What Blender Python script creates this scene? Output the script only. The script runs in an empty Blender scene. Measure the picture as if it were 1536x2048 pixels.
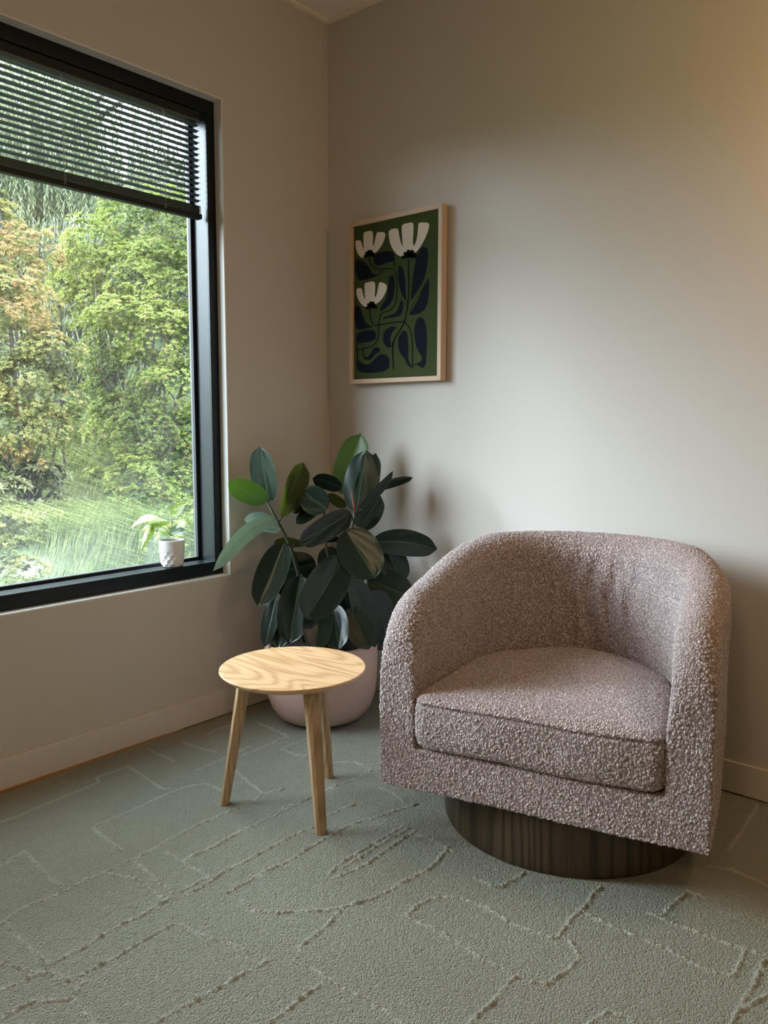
import bpy, bmesh, math, random
import numpy as np
from mathutils import Vector, Matrix, geometry
random.seed(7); rng = np.random.default_rng(11)
PI = math.pi
scene = bpy.context.scene
COL = scene.collection

# ------------------------------------------------------------------ camera
F_PX, PITCH, ROLL, YAW = 1591.907, 0.110043, 0.002255, 0.702810
CAM = np.array([2.358478, -2.427773, 1.10])
_cp, _sp, _cy, _sy = math.cos(PITCH), math.sin(PITCH), math.cos(YAW), math.sin(YAW)
FWD = np.array([-_sy*_cp, _cy*_cp, -_sp])
_r = np.array([_cy, _sy, 0.0]); _u = np.cross(_r, FWD)
RGT = _r*math.cos(ROLL) + _u*math.sin(ROLL)
UPV = _u*math.cos(ROLL) - _r*math.sin(ROLL)
def ray(px, py): return FWD + RGT*(px-768)/F_PX + UPV*(1024-py)/F_PX
def on_plane(px, py, ax, val):
    d = ray(px, py); return CAM + d*(val-CAM[ax])/d[ax]
def at(px, py, z): return CAM + ray(px, py)*z          # z: distance along the view axis

cd = bpy.data.cameras.new('camera'); cam = bpy.data.objects.new('camera', cd); COL.objects.link(cam)
cd.sensor_fit = 'HORIZONTAL'; cd.sensor_width = 36.0; cd.lens = F_PX*36.0/1536
cd.clip_start = 0.05; cd.clip_end = 200
cam.matrix_world = Matrix(((RGT[0], UPV[0], -FWD[0], CAM[0]), (RGT[1], UPV[1], -FWD[1], CAM[1]), (RGT[2], UPV[2], -FWD[2], CAM[2]), (0, 0, 0, 1)))
scene.camera = cam

# ------------------------------------------------------------------ helpers
def tag(o, label=None, cat=None, group=None, kind=None):
    if label: o['label'] = label
    if cat: o['category'] = cat
    if group: o['group'] = group
    if kind: o['kind'] = kind
    return o
def link(name, me, mat=None, parent=None, smooth=True):
    o = bpy.data.objects.new(name, me); COL.objects.link(o)
    if mat is not None:
        for m in (mat if isinstance(mat, (list, tuple)) else [mat]): me.materials.append(m)
    if smooth: me.polygons.foreach_set('use_smooth', [True]*len(me.polygons))
    if parent is not None: o.parent = parent
    return o
def empty(name, loc, rz=0):
    o = bpy.data.objects.new(name, None); COL.objects.link(o)
    o.location = loc; o.rotation_euler = (0, 0, rz); o.empty_display_size = 0.1
    return o
def pymesh(name, v, f):
    me = bpy.data.meshes.new(name); me.from_pydata([tuple(map(float, a)) for a in v], [], [tuple(map(int, a)) for a in f]); me.update(); return me
def npmesh(name, V, Q, tone=None, uv=None):
    """fast mesh from arrays of quads"""
    me = bpy.data.meshes.new(name)
    V = np.ascontiguousarray(V, dtype=np.float32); Q = np.ascontiguousarray(Q, dtype=np.int32)
    me.vertices.add(len(V)); me.vertices.foreach_set('co', V.ravel())
    k = Q.shape[1]
    me.loops.add(Q.size); me.loops.foreach_set('vertex_index', Q.ravel())
    me.polygons.add(len(Q)); me.polygons.foreach_set('loop_start', np.arange(0, Q.size, k, dtype=np.int32))
    me.update(calc_edges=True)
    if tone is not None:
        a = me.attributes.new('tone', 'FLOAT', 'FACE'); a.data.foreach_set('value', np.asarray(tone, dtype=np.float32))
    return me
class MB:
    def __init__(s): s.v = []; s.f = []
    def add(s, v, f):
        n = len(s.v); s.v += [tuple(map(float, a)) for a in v]; s.f += [tuple(i+n for i in a) for a in f]; return s
    def box(s, x0, x1, y0, y1, z0, z1):
        v = [(x, y, z) for x in (x0, x1) for y in (y0, y1) for z in (z0, z1)]
        return s.add(v, [(0,1,3,2),(4,6,7,5),(0,4,5,1),(2,3,7,6),(0,2,6,4),(1,5,7,3)])
    def tube(s, pts, r, n=8, cap=True):
        pts = [Vector(p) for p in pts]; rr = r if isinstance(r, (list, tuple)) else [r]*len(pts)
        v = []; f = []; up = Vector((0.13, 0.31, 0.94)).normalized()
        for i, p in enumerate(pts):
            t = (pts[min(i+1, len(pts)-1)] - pts[max(i-1, 0)]).normalized()
            a = t.cross(up)
            if a.length < 1e-3: a = t.cross(Vector((1, 0, 0)))
            a.normalize(); b = t.cross(a)
            for k in range(n):
                w = 2*PI*k/n; v.append(p + a*(math.cos(w)*rr[i]) + b*(math.sin(w)*rr[i]))
        for i in range(len(pts)-1):
            for k in range(n): f.append((i*n+k, i*n+(k+1) % n, (i+1)*n+(k+1) % n, (i+1)*n+k))
        if cap: f.append(tuple(range(n-1, -1, -1))); f.append(tuple((len(pts)-1)*n+k for k in range(n)))
        return s.add(v, f)
    def lathe(s, prof, c=(0, 0, 0), n=64):
        v = []; f = []
        for (r, z) in prof:
            for k in range(n): w = 2*PI*k/n; v.append((c[0]+r*math.cos(w), c[1]+r*math.sin(w), c[2]+z))
        for i in range(len(prof)-1):
            for k in range(n): f.append((i*n+k, i*n+(k+1) % n, (i+1)*n+(k+1) % n, (i+1)*n+k))
        f.append(tuple(range(n-1, -1, -1))); f.append(tuple((len(prof)-1)*n+k for k in range(n)))
        return s.add(v, f)
    def build(s, name, mat, parent=None, smooth=False, bevel=0, seg=2):
        me = pymesh(name, s.v, s.f)
        bm = bmesh.new(); bm.from_mesh(me); bmesh.ops.recalc_face_normals(bm, faces=bm.faces); bm.to_mesh(me); bm.free()
        o = link(name, me, mat, parent, smooth)
        if bevel:
            m = o.modifiers.new('b', 'BEVEL'); m.width = bevel; m.segments = seg; m.limit_method = 'ANGLE'; m.angle_limit = 0.6
            if not smooth: me.polygons.foreach_set('use_smooth', [True]*len(me.polygons)); m.harden_normals = True
        return o
def rel(pts, o): return [(p[0]-o[0], p[1]-o[1], p[2]-o[2]) for p in pts]

# ------------------------------------------------------------------ materials
class NT:
    def __init__(s, name):
        s.m = bpy.data.materials.new(name); s.m.use_nodes = True; s.t = s.m.node_tree; s.t.nodes.clear()
        s.out = s.t.nodes.new('ShaderNodeOutputMaterial')
    def n(s, typ, ins=None, **kw):
        d = s.t.nodes.new('ShaderNode'+typ)
        for k, v in kw.items(): setattr(d, k, v)
        for k, v in (ins or {}).items():
            if isinstance(v, bpy.types.NodeSocket): s.t.links.new(v, d.inputs[k])
            else: d.inputs[k].default_value = v
        return d
    def math(s, op, a, b=0.0, c=0.0): return s.n('Math', {0: a, 1: b, 2: c}, operation=op).outputs[0]
    def mix(s, fac, a, b, blend='MIX'):
        d = s.n('Mix', data_type='RGBA', blend_type=blend)
        for k, v in ((0, fac), (6, a), (7, b)):
            if isinstance(v, bpy.types.NodeSocket): s.t.links.new(v, d.inputs[k])
            else: d.inputs[k].default_value = v if k == 0 else (*v[:3], 1)
        return d.outputs[2]
    def ramp(s, fac, stops):
        d = s.n('ValToRGB', {0: fac}); cr = d.color_ramp
        while len(cr.elements) > 1: cr.elements.remove(cr.elements[-1])
        cr.elements[0].position = stops[0][0]; cr.elements[0].color = (*stops[0][1], 1)
        for p, c in stops[1:]: e = cr.elements.new(p); e.color = (*c, 1)
        return d.outputs[0]
    def coord(s, scale=(1, 1, 1), kind='Object', rot=(0, 0, 0)):
        tc = s.n('TexCoord'); return s.n('Mapping', {0: tc.outputs[kind], 3: scale, 2: rot}).outputs[0]
    def noise(s, vec, scale, detail=3, rough=.5): return s.n('TexNoise', {'Vector': vec, 'Scale': scale, 'Detail': detail, 'Roughness': rough})
    def bsdf(s, col, rough=.6, bump=None, bs=.3, bd=.01, **ins):
        d = s.n('BsdfPrincipled', {'Roughness': rough})
        if isinstance(col, bpy.types.NodeSocket): s.t.links.new(col, d.inputs['Base Color'])
        else: d.inputs['Base Color'].default_value = (*col, 1)
        for k, v in ins.items():
            k = k.replace('_', ' ')
            if isinstance(v, bpy.types.NodeSocket): s.t.links.new(v, d.inputs[k])
            else: d.inputs[k].default_value = v
        if bump is not None:
            b = s.n('Bump', {'Height': bump, 'Strength': bs, 'Distance': bd}); s.t.links.new(b.outputs[0], d.inputs['Normal'])
        return d.outputs[0]
    def done(s, sh): s.t.links.new(sh, s.out.inputs[0]); return s.m

def m_paint(name, col, bs=.12):
    t = NT(name); v = t.coord(); n = t.noise(v, 220, 2); b = t.noise(v, 1.3, 3)
    c = t.mix(t.math('MULTIPLY', b.outputs[0], .12), col, tuple(x*.9 for x in col))
    return t.done(t.bsdf(c, .55, n.outputs[0], bs, .002, Specular_IOR_Level=.3))
def m_plain(name, col, rough=.5, var=.1, scale=30, **ins):
    t = NT(name); v = t.coord(); n = t.noise(v, scale, 3)
    c = t.mix(n.outputs[0], tuple(x*(1-var) for x in col), tuple(min(1, x*(1+var)) for x in col))
    return t.done(t.bsdf(c, rough, n.outputs[0], .05, .002, **ins))
def m_wood(name, light, dark, axis='Z', scale=1.0, rough=.5, rings=14.0, contrast=1.0, warp=.35):
    t = NT(name)
    sc = {'X': (.16, 1, 1), 'Y': (1, .16, 1), 'Z': (1, 1, .10)}[axis]
    v = t.coord(tuple(a*scale for a in sc))
    n = t.noise(v, 3.2, 2, .5)
    v2 = t.n('Mix', {0: warp*.35, 4: v, 5: n.outputs['Color']}, data_type='VECTOR').outputs[1]
    w = t.n('TexWave', {'Vector': v2, 'Scale': rings, 'Distortion': 2.2, 'Detail': 2.0, 'Detail Scale': 1.2}, wave_type='RINGS', rings_direction=axis).outputs['Fac']
    st = tuple(a*scale for a in {'X': (3, 90, 90), 'Y': (90, 3, 90), 'Z': (90, 90, 2.5)}[axis])
    fine = t.noise(t.coord(st), 3.0, 2).outputs[0]
    a = t.math('MULTIPLY', t.math('POWER', w, 2.5), .6*contrast)
    b = t.math('MULTIPLY', t.math('SUBTRACT', fine, .42), 1.3*contrast)
    fac = t.n('Clamp', {0: t.math('ADD', a, b)}).outputs[0]
    c = t.mix(fac, light, dark)
    return t.done(t.bsdf(c, rough, fine, .15, .002, Specular_IOR_Level=.4))

M = {}
WALLC = (.60, .568, .53)
M['wall'] = m_paint('wall_paint', WALLC)
M['reveal'] = m_paint('reveal_paint', (.78, .77, .74))
M['ceiling'] = m_paint('ceiling_tile', (.84, .80, .74), .3)
M['ceil_trim'] = m_plain('ceiling_trim_paint', (.86, .80, .70), .4)
M['base'] = m_plain('skirting_paint', (.68, .64, .61), .38, .03)
M['edge'] = m_wood('edge_strip_timber', (.46, .24, .10), (.30, .14, .055), 'Y')
M['black'] = m_plain('black_powder_coat', (.004, .008, .011), .36, .1, 60, Specular_IOR_Level=.27)
M['gasket'] = m_plain('black_gasket', (.008, .009, .010), .6)
M['blind'] = m_plain('charcoal_slat', (.085, .090, .105), .38, .05, 60, Specular_IOR_Level=.6)
M['blind_box'] = m_plain('charcoal_rail', (.018, .023, .021), .45, .05, 60, Specular_IOR_Level=.2)
M['cord'] = m_plain('pale_cord', (.50, .52, .55), .7)
M['cordblack'] = m_plain('black_cord', (.03, .03, .035), .7)
M['oak_top'] = m_wood('oak_veneer', (.80, .505, .275), (.55, .315, .145), 'X', 1.0, .34, 34, 1.25, .9)
M['oak_leg'] = m_wood('oak_solid', (.52, .355, .205), (.33, .205, .105), 'Z', 1.4, .45, 20, 1.1)
M['oak_frame'] = m_wood('frame_oak', (.62, .46, .33), (.50, .35, .23), 'Z', 1.2, .5, 20, .6)
M['plinth'] = m_wood('plinth_oak', (.090, .062, .034), (.034, .022, .012), 'Z', .9, .42, 14, 1.5, 1.0)
M['pot'] = m_plain('pink_pot_glaze', (.66, .455, .40), .5, .03, 14)
M['soil'] = m_plain('potting_soil', (.045, .03, .02), .95, .5, 90)
M['white_ceramic'] = m_plain('white_ceramic', (.74, .73, .72), .45, .02, 20)
M['stem'] = m_plain('rubber_plant_stem', (.030, .040, .018), .6, .4, 60)
M['sheath'] = m_plain('red_leaf_sheath', (.28, .03, .02), .45, .1)
M['vine'] = m_plain('pale_vine_stem', (.42, .52, .20), .5, .1)
M['bark'] = m_plain('shrub_bark', (.045, .035, .026), .9, .4, 30)

def m_rubber(name, top, under, rib, rough=.27, trans=.0, tcol=(.10, .22, .02)):
    t = NT(name)
    uv = t.n('UVMap').outputs[0]; sx = t.n('SeparateXYZ', {0: uv})
    u, w = sx.outputs[0], sx.outputs[1]
    au = t.math('ABSOLUTE', t.math('SUBTRACT', u, .5))
    mid = t.math('LESS_THAN', au, .018)
    rim = t.math('GREATER_THAN', au, .487)
    ph = t.math('ADD', t.math('MULTIPLY', w, 150.0), t.math('MULTIPLY', au, -60.0))
    vein = t.math('SINE', ph)
    nz = t.noise(t.coord(), 25, 2).outputs[0]
    c = t.mix(nz, tuple(x*.8 for x in top), tuple(x*1.2 for x in top))
    bf = t.n('NewGeometry').outputs['Backfacing']
    c = t.mix(bf, c, under)
    c = t.mix(t.math('MULTIPLY', t.math('MAXIMUM', mid, t.math('MULTIPLY', rim, .6)), .55), c, rib)
    h = t.math('ADD', t.math('MULTIPLY', vein, .5), t.math('MULTIPLY', nz, 1.5))
    s = t.bsdf(c, rough, h, .035, .0012, Specular_IOR_Level=.42)
    if trans > 0:
        tr = t.n('BsdfTranslucent', {0: (*tcol, 1)})
        s = t.n('MixShader', {0: trans, 1: s, 2: tr.outputs[0]}).outputs[0]
    return t.done(s)
M['leaf_dark'] = m_rubber('rubber_leaf_dark', (.008, .019, .013), (.022, .040, .020), (.06, .095, .045), .26)
M['leaf_young'] = m_rubber('rubber_leaf_young', (.045, .095, .022), (.075, .15, .025), (.18, .26, .08), .36, .45, (.12, .24, .02))
M['leaf_olive'] = m_rubber('rubber_leaf_olive', (.05, .075, .018), (.07, .09, .02), (.20, .24, .08), .36, .4, (.10, .12, .012))
M['leaf_lit'] = m_rubber('rubber_leaf_lit', (.24, .36, .30), (.20, .30, .22), (.5, .6, .5), .33, .15, (.16, .25, .14))  # window light on two of the leaves, put into their pale colour

def m_pothos(name, g, cr):
    t = NT(name); uv = t.n('UVMap').outputs[0]; sx = t.n('SeparateXYZ', {0: uv})
    nz = t.noise(t.coord((1, 1, 1)), 45, 3).outputs[0]
    f = t.n('MapRange', {0: t.math('ADD', nz, t.math('MULTIPLY', t.math('SUBTRACT', sx.outputs[0], .5), .55)), 1: .44, 2: .56}).outputs[0]
    c = t.mix(f, g, cr)
    s = t.bsdf(c, .4, nz, .1, .001)
    tr = t.n('BsdfTranslucent', {0: c})
    return t.done(t.n('MixShader', {0: .45, 1: s, 2: tr.outputs[0]}).outputs[0])
M['pothos'] = m_pothos('pothos_leaf', (.36, .52, .09), (.72, .78, .48))
M['pothos_pale'] = m_pothos('pothos_pale_leaf', (.22, .36, .25), (.70, .80, .70))

def m_foliage(name, cols, trans=.35, rough=.6, dim=.25):
    """cols: stops along the per-leaf tone"""
    t = NT(name); a = t.n('Attribute', attribute_name='tone').outputs['Fac']
    c = t.ramp(a, [(p, (k[0]*dim*1.14, k[1]*dim, k[2]*dim*.72)) for p, k in cols])
    s = t.bsdf(c, rough, Specular_IOR_Level=.25)
    tr = t.n('BsdfTranslucent', {0: c})
    return t.done(t.n('MixShader', {0: trans, 1: s, 2: tr.outputs[0]}).outputs[0])
M['f_lime'] = m_foliage('lime_shrub_leaf', [(0, (.05, .08, .03)), (.25, (.15, .23, .055)), (.5, (.36, .50, .11)), (.78, (.58, .74, .22)), (.9, (.60, .55, .28)), (1, (.45, .28, .17))])
M['f_rust'] = m_foliage('rust_shrub_leaf', [(0, (.055, .06, .03)), (.2, (.14, .19, .06)), (.42, (.38, .46, .15)), (.6, (.62, .60, .26)), (.8, (.72, .52, .27)), (1, (.58, .36, .20))])
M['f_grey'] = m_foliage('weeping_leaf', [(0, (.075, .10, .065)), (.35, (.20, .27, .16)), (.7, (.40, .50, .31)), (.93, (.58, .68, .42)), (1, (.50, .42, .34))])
M['f_scrub'] = m_foliage('scrub_leaf', [(0, (.06, .07, .045)), (.4, (.16, .19, .11)), (.75, (.30, .36, .20)), (1, (.40, .38, .26))], dim=.30)
M['f_grass'] = m_foliage('grass_blade', [(0, (.03, .07, .02)), (.45, (.17, .27, .06)), (.8, (.42, .54, .18)), (1, (.60, .64, .36))], .25, dim=.21)

def m_glass():
    t = NT('window_glass')
    fr = t.n('Fresnel', {0: 1.5}).outputs[0]
    g = t.n('BsdfGlossy', {'Roughness': .0, 'Color': (1, 1, 1, 1)})
    tr = t.n('BsdfTransparent', {0: (.96, .985, .97, 1)})
    g1 = t.n('MixShader', {0: t.math('MULTIPLY', fr, .8), 1: tr.outputs[0], 2: g.outputs[0]})
    # a faint film of dust, thicker towards the bottom edge of the pane
    co = t.n('TexCoord').outputs['Object']; z = t.n('SeparateXYZ', {0: co}).outputs[2]
    nz = t.noise(co, 4.0, 4, .6).outputs[0]
    lo = t.n('MapRange', {0: z, 1: .45, 2: .0, 3: .002, 4: .018}).outputs[0]
    df = t.n('BsdfTranslucent', {0: (.75, .82, .82, 1)})
    return t.done(t.n('MixShader', {0: t.math('MULTIPLY', lo, t.math('MULTIPLY', nz, 1.6)), 1: g1.outputs[0], 2: df.outputs[0]}).outputs[0])
M['glass'] = m_glass()

def m_boucle(name, lo, mid, hi, axis_scale=(1, 1, .8)):
    t = NT(name); co = t.n('TexCoord').outputs['Object']
    wob = t.noise(co, 55, 2); v = t.n('Mix', {0: .012, 4: co, 5: wob.outputs['Color']}, data_type='VECTOR').outputs[1]
    v = t.n('Mapping', {0: v, 3: axis_scale}).outputs[0]
    vo = t.n('TexVoronoi', {'Vector': v, 'Scale': 188.0, 'Randomness': 1.0}, feature='F1')
    d = vo.outputs['Distance']; rnd = t.n('SeparateColor', {0: vo.outputs['Color']}).outputs[0]
    dome = t.n('MapRange', {0: d, 1: .74, 2: .08}, interpolation_type='SMOOTHSTEP').outputs[0]
    rs = t.n('MapRange', {0: rnd, 1: .2, 2: .9, 3: .45, 4: 1.0}).outputs[0]
    nub = t.math('MULTIPLY', dome, rs)
    fine = t.noise(v, 420, 2).outputs[0]
    knit = t.n('TexWave', {'Vector': v, 'Scale': 95.0, 'Distortion': .6}, wave_type='BANDS', bands_direction='X').outputs['Fac']
    ht = t.math('ADD', t.math('ADD', nub, t.math('MULTIPLY', fine, .20)), t.math('MULTIPLY', knit, .10))
    c = t.ramp(ht, [(.08, lo), (.45, mid), (.95, hi)])
    s = t.bsdf(c, .85, fine, .35, .002, Specular_IOR_Level=.15, Sheen_Weight=.25, Sheen_Roughness=.5)
    disp = t.n('Displacement', {'Height': ht, 'Midlevel': .3, 'Scale': .0037})
    t.t.links.new(disp.outputs[0], t.out.inputs['Displacement'])
    t.m.displacement_method = 'BOTH'
    return t.done(s)
M['boucle'] = m_boucle('boucle_fabric', (.20, .15, .145), (.46, .375, .365), (.68, .59, .575))

def m_carpet():
    t = NT('carpet_pile'); co = t.n('TexCoord').outputs['Object']
    a = t.n('Attribute', attribute_name='ridge').outputs['Fac']
    n1 = t.noise(co, 380, 2, .7).outputs[0]; n2 = t.noise(co, 9, 3).outputs[0]
    lp = t.n('TexVoronoi', {'Vector': co, 'Scale': 260.0}, feature='F1').outputs['Distance']
    c = t.mix(t.n('MapRange', {0: n1, 1: .3, 2: .7}).outputs[0], (.235, .242, .19), (.47, .475, .39))
    c = t.mix(t.math('MULTIPLY', n2, .30), c, (.30, .305, .22))
    c = t.mix(t.math('MULTIPLY', a, .75), c, (.60, .61, .52))
    h = t.math('ADD', t.math('MULTIPLY', n1, 1.0), t.math('MULTIPLY', lp, -1.3))
    return t.done(t.bsdf(c, .95, h, .9, .0045, Specular_IOR_Level=.1, Sheen_Weight=.15))
M['carpet'] = m_carpet()

# ------------------------------------------------------------------ carpet floor with its tufted seam pattern
A = lambda pts: [(x/1.92, 1400+y/1.92) for x, y in pts]
B = lambda pts: [(700+x/1.8373, 1500+y/1.8373) for x, y in pts]
SEAMS = [A(p) for p in [
 [(-200,545),(0,472),(60,450),(150,412),(250,372),(380,318),(370,300),(495,255)],
 [(370,505),(360,490),(400,470),(500,428),(600,380),(700,340),(790,320),(850,345)],
 [(370,505),(420,545),(470,575)], [(-120,700),(0,638),(50,610),(95,580)],
 [(95,585),(150,640),(190,680),(235,715)],
 [(30,835),(100,795),(190,760),(260,730),(330,690),(400,665),(480,680),(530,690),(580,730),(630,768)],
 [(400,660),(460,635),(510,615),(600,565),(680,520),(780,470),(880,430),(960,395),(1010,360),(1085,343)],
 [(520,620),(590,680),(660,735),(690,740)], [(640,585),(700,620),(760,655),(810,680)],
 [(690,740),(760,700),(810,680),(870,655),(960,610),(1060,555),(1150,510),(1210,485)],
 [(180,1025),(250,985),(330,945),(400,900),(470,860),(540,830),(600,790),(650,765),(730,740),(800,705),(840,670)],
 [(710,610),(800,570),(900,520),(980,480),(1060,430),(1130,395),(1200,370),(1290,330),(1380,300),(1430,265)],
 [(740,600),(830,560),(930,500),(1010,465),(1090,425),(1180,380)],
 [(870,740),(940,705),(1020,655),(1080,630),(1130,605),(1200,560),(1270,520),(1350,475),(1430,455),(1480,440),(1536,420),(1600,400)],
 [(1265,670),(1290,640),(1350,600),(1420,560),(1536,490),(1560,478)], [(1265,665),(1340,630),(1440,565),(1536,510),(1565,495)],
 [(1280,685),(1370,650),(1450,600),(1536,540),(1600,500)],
 [(930,770),(970,808),(1050,818),(1130,812),(1220,812),(1320,795)],
 [(1725,560),(1660,640),(1590,680),(1536,705),(1480,740),(1410,768),(1330,790),(1290,825),(1250,870),(1200,910),(1155,945),(1145,985),(1130,1005),(1190,1025),(1255,1070),(1280,1075)],
 [(230,1085),(300,1060),(380,1020),(450,985),(530,935),(600,895),(650,865),(710,862),(760,900),(830,920),(900,940),(950,965),(1000,985),(1030,1000),(1000,1020),(940,1045),(860,1095),(780,1140),(700,1180),(640,1210),(560,1270),(440,1340)],
 [(-150,1000),(0,1015),(60,1022),(130,1045),(190,1050),(230,1085)], [(-150,1180),(0,1115),(60,1090),(120,1060),(180,1050)],
 [(-150,1330),(0,1230),(60,1190),(120,1160),(200,1155),(270,1150),(310,1180),(340,1225),(420,1300)],
 [(200,1050),(270,1075),(330,1080),(300,1110),(270,1150)],
 [(900,1350),(1030,1240),(1100,1190),(1150,1150),(1200,1115),(1250,1075)], [(1270,1075),(1330,1115),(1400,1150),(1460,1185),(1536,1240),(1650,1320)],
 [(20,850),(60,900),(110,950),(160,990),(185,1020)], [(-100,900),(20,850)],
 [(755,272),(830,240),(880,215),(960,180)], [(930,215),(1000,185),(1060,160),(1110,140),(1030,105),(990,90)],
 [(1080,190),(1120,170),(1180,150)], [(1080,190),(1130,210),(1180,215)], [(500,260),(560,300),(620,340),(680,345)],
 [(700,160),(760,185),(830,200)], [(1230,260),(1290,240),(1360,238),(1400,255)], [(1260,440),(1310,420),(1360,400)],
 [(560,185),(620,215),(670,235)], [(800,130),(870,100),(920,90)], [(900,270),(960,320),(1010,360)]]]
SEAMS += [B(p) for p in [
 [(210,605),(240,575),(290,550),(340,540),(400,540),(470,565),(540,605),(600,640),(680,670),(740,688),(790,690),(830,730),(840,760),(810,800),(770,830),(720,865),(670,855)],
 [(210,608),(260,635),(330,665),(380,700),(450,745),(520,785),(580,815),(620,830)],
 [(620,830),(580,855),(555,890),(520,930),(480,965),(440,1000),(380,1060)], [(760,690),(790,650),(830,600),(870,570),(900,520),(920,505)],
 [(850,590),(920,630),(980,655),(1040,680)], [(1090,700),(1160,730),(1220,760),(1290,800),(1360,820),(1410,835),(1440,760),(1450,735)],
 [(1100,600),(1170,630),(1250,660),(1330,690),(1400,720),(1450,730),(1510,750),(1600,790)],
 [(1380,1060),(1410,990),(1440,930),(1480,870),(1510,800),(1525,770)], [(1430,960),(1480,930),(1536,900),(1620,860)],
 [(840,1050),(880,1005),(920,975),(960,965),(1020,985),(1060,1005),(1150,1050)],
 [(560,500),(610,470),(640,450)], [(460,470),(520,500),(560,500)],
 [(240,310),(300,330),(350,355),(380,375)], [(1390,370),(1440,300),(1500,200)], [(1310,430),(1400,440),(1536,500),(1620,530)],
 [(110,140),(160,160),(200,190)], [(1140,610),(1240,520),(1300,540)]]]

def build_floor():
    X0, X1, Y0, Y1, ST = 0.0, 2.6, -2.42, 0.0, 0.0032
    nx, ny = int(round((X1-X0)/ST))+1, int(round((Y1-Y0)/ST))+1
    xs = np.linspace(X0, X1, nx); ys = np.linspace(Y0, Y1, ny)
    Hh = np.zeros((ny, nx)); Rg = np.zeros((ny, nx))
    g = np.random.default_rng(5)
    for s in SEAMS:
        P = np.array([on_plane(x, y, 2, 0.0)[:2] for x, y in s])
        # resample with a little waver
        Q = [P[0]]
        for a, b in zip(P[:-1], P[1:]):
            L = np.linalg.norm(b-a); n = max(1, int(L/.007))
            for k in range(1, n+1): Q.append(a+(b-a)*k/n)
        Q = np.array(Q)
        Q[1:-1] += g.normal(0, .0011, (len(Q)-2, 2))
        for a, b in zip(Q[:-1], Q[1:]):
            lo = np.minimum(a, b)-.034; hi = np.maximum(a, b)+.034
            i0, i1 = np.searchsorted(xs, [lo[0], hi[0]]); j0, j1 = np.searchsorted(ys, [lo[1], hi[1]])
            if i1 <= i0 or j1 <= j0: continue
            gx, gy = np.meshgrid(xs[i0:i1], ys[j0:j1])
            d = b-a; L2 = d@d+1e-12
            tt = np.clip(((gx-a[0])*d[0]+(gy-a[1])*d[1])/L2, 0, 1)
            ex, ey = gx-(a[0]+tt*d[0]), gy-(a[1]+tt*d[1])
            dist = np.hypot(ex, ey); side = np.sign(d[0]*(gy-a[1])-d[1]*(gx-a[0]))
            amp = .0037*(0.35+1.0*g.random())
            rid = amp*np.exp(-(dist/.0036)**2)
            Hh[j0:j1, i0:i1] = np.maximum(Hh[j0:j1, i0:i1], rid)
            cut = -.0050*np.exp(-((dist-.0064)/.0024)**2)*(side < 0)
            step = np.where(side > 0, .0016*np.exp(-(dist/.022)**2), 0)
            Hh[j0:j1, i0:i1] = np.where(rid > .001, Hh[j0:j1, i0:i1], np.where(Hh[j0:j1, i0:i1] > .001, Hh[j0:j1, i0:i1], np.minimum(Hh[j0:j1, i0:i1], cut)+0*step))
            Rg[j0:j1, i0:i1] = np.maximum(Rg[j0:j1, i0:i1], np.exp(-(dist/.0046)**2))
    Hh += g.normal(0, .00042, Hh.shape) + Rg*g.normal(0, .0021, Hh.shape)
    Hh = np.clip(Hh, -.007, .010)
    # taper to z=0 at the borders so the flat remainder joins on
    Hh[0, :] = 0; Hh[:, -1] = 0; Hh[:, 0] = 0; Hh[-1, :] = 0
    gx, gy = np.meshgrid(xs, ys)
    V = np.stack([gx.ravel(), gy.ravel(), Hh.ravel()], 1)
    idx = np.arange(nx*ny).reshape(ny, nx)
    Q = np.stack([idx[:-1, :-1].ravel(), idx[:-1, 1:].ravel(), idx[1:, 1:].ravel(), idx[1:, :-1].ravel()], 1)
    n = len(V)
    ex = np.array([(X1, Y0, 0), (5.2, Y0, 0), (5.2, 0, 0), (X1, 0, 0), (0, -5.4, 0), (5.2, -5.4, 0), (5.2, Y0, 0), (0, Y0, 0)])
    V = np.vstack([V, ex]); Q = np.vstack([Q, [[n, n+1, n+2, n+3], [n+4, n+5, n+6, n+7]]])
    me = npmesh('floor', V, Q)
    a = me.attributes.new('ridge', 'FLOAT', 'POINT'); a.data.foreach_set('value', np.concatenate([Rg.ravel(), np.zeros(8)]).astype(np.float32))
    o = link('floor', me, M['carpet']); tag(o, kind='structure')
build_floor()

# ------------------------------------------------------------------ room shell
CH = 2.69; RX = 5.2; RY = -5.4
WY0, WY1, WZ0, WZ1 = -2.15, -0.540, 0.532, 2.244          # opening in the left wall
def struct(name, mb, mat, bevel=0):
    o = mb.build(name, mat, None, False, bevel); tag(o, kind='structure'); return o
T = .20
w = MB()
w.box(-T, 0, RY-T, WY0, 0, CH+.1).box(-T, 0, WY1, T, 0, CH+.1).box(-T, 0, WY0, WY1, -.3, WZ0-.0).box(-T, 0, WY0, WY1, WZ1, CH+.1)
struct('wall_left', w, M['wall'])
struct('wall_back', MB().box(0, RX+T, 0, T, 0, CH+.1), M['wall'])
struct('wall_right', MB().box(RX, RX+T, RY, 0, 0, CH+.1), M['wall'])
struct('wall_front', MB().box(0, RX+T, RY-T, RY, 0, CH+.1), M['wall'])
struct('ceiling', MB().box(0, RX, RY, 0, CH+.006, CH+.1), M['ceiling'])
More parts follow.
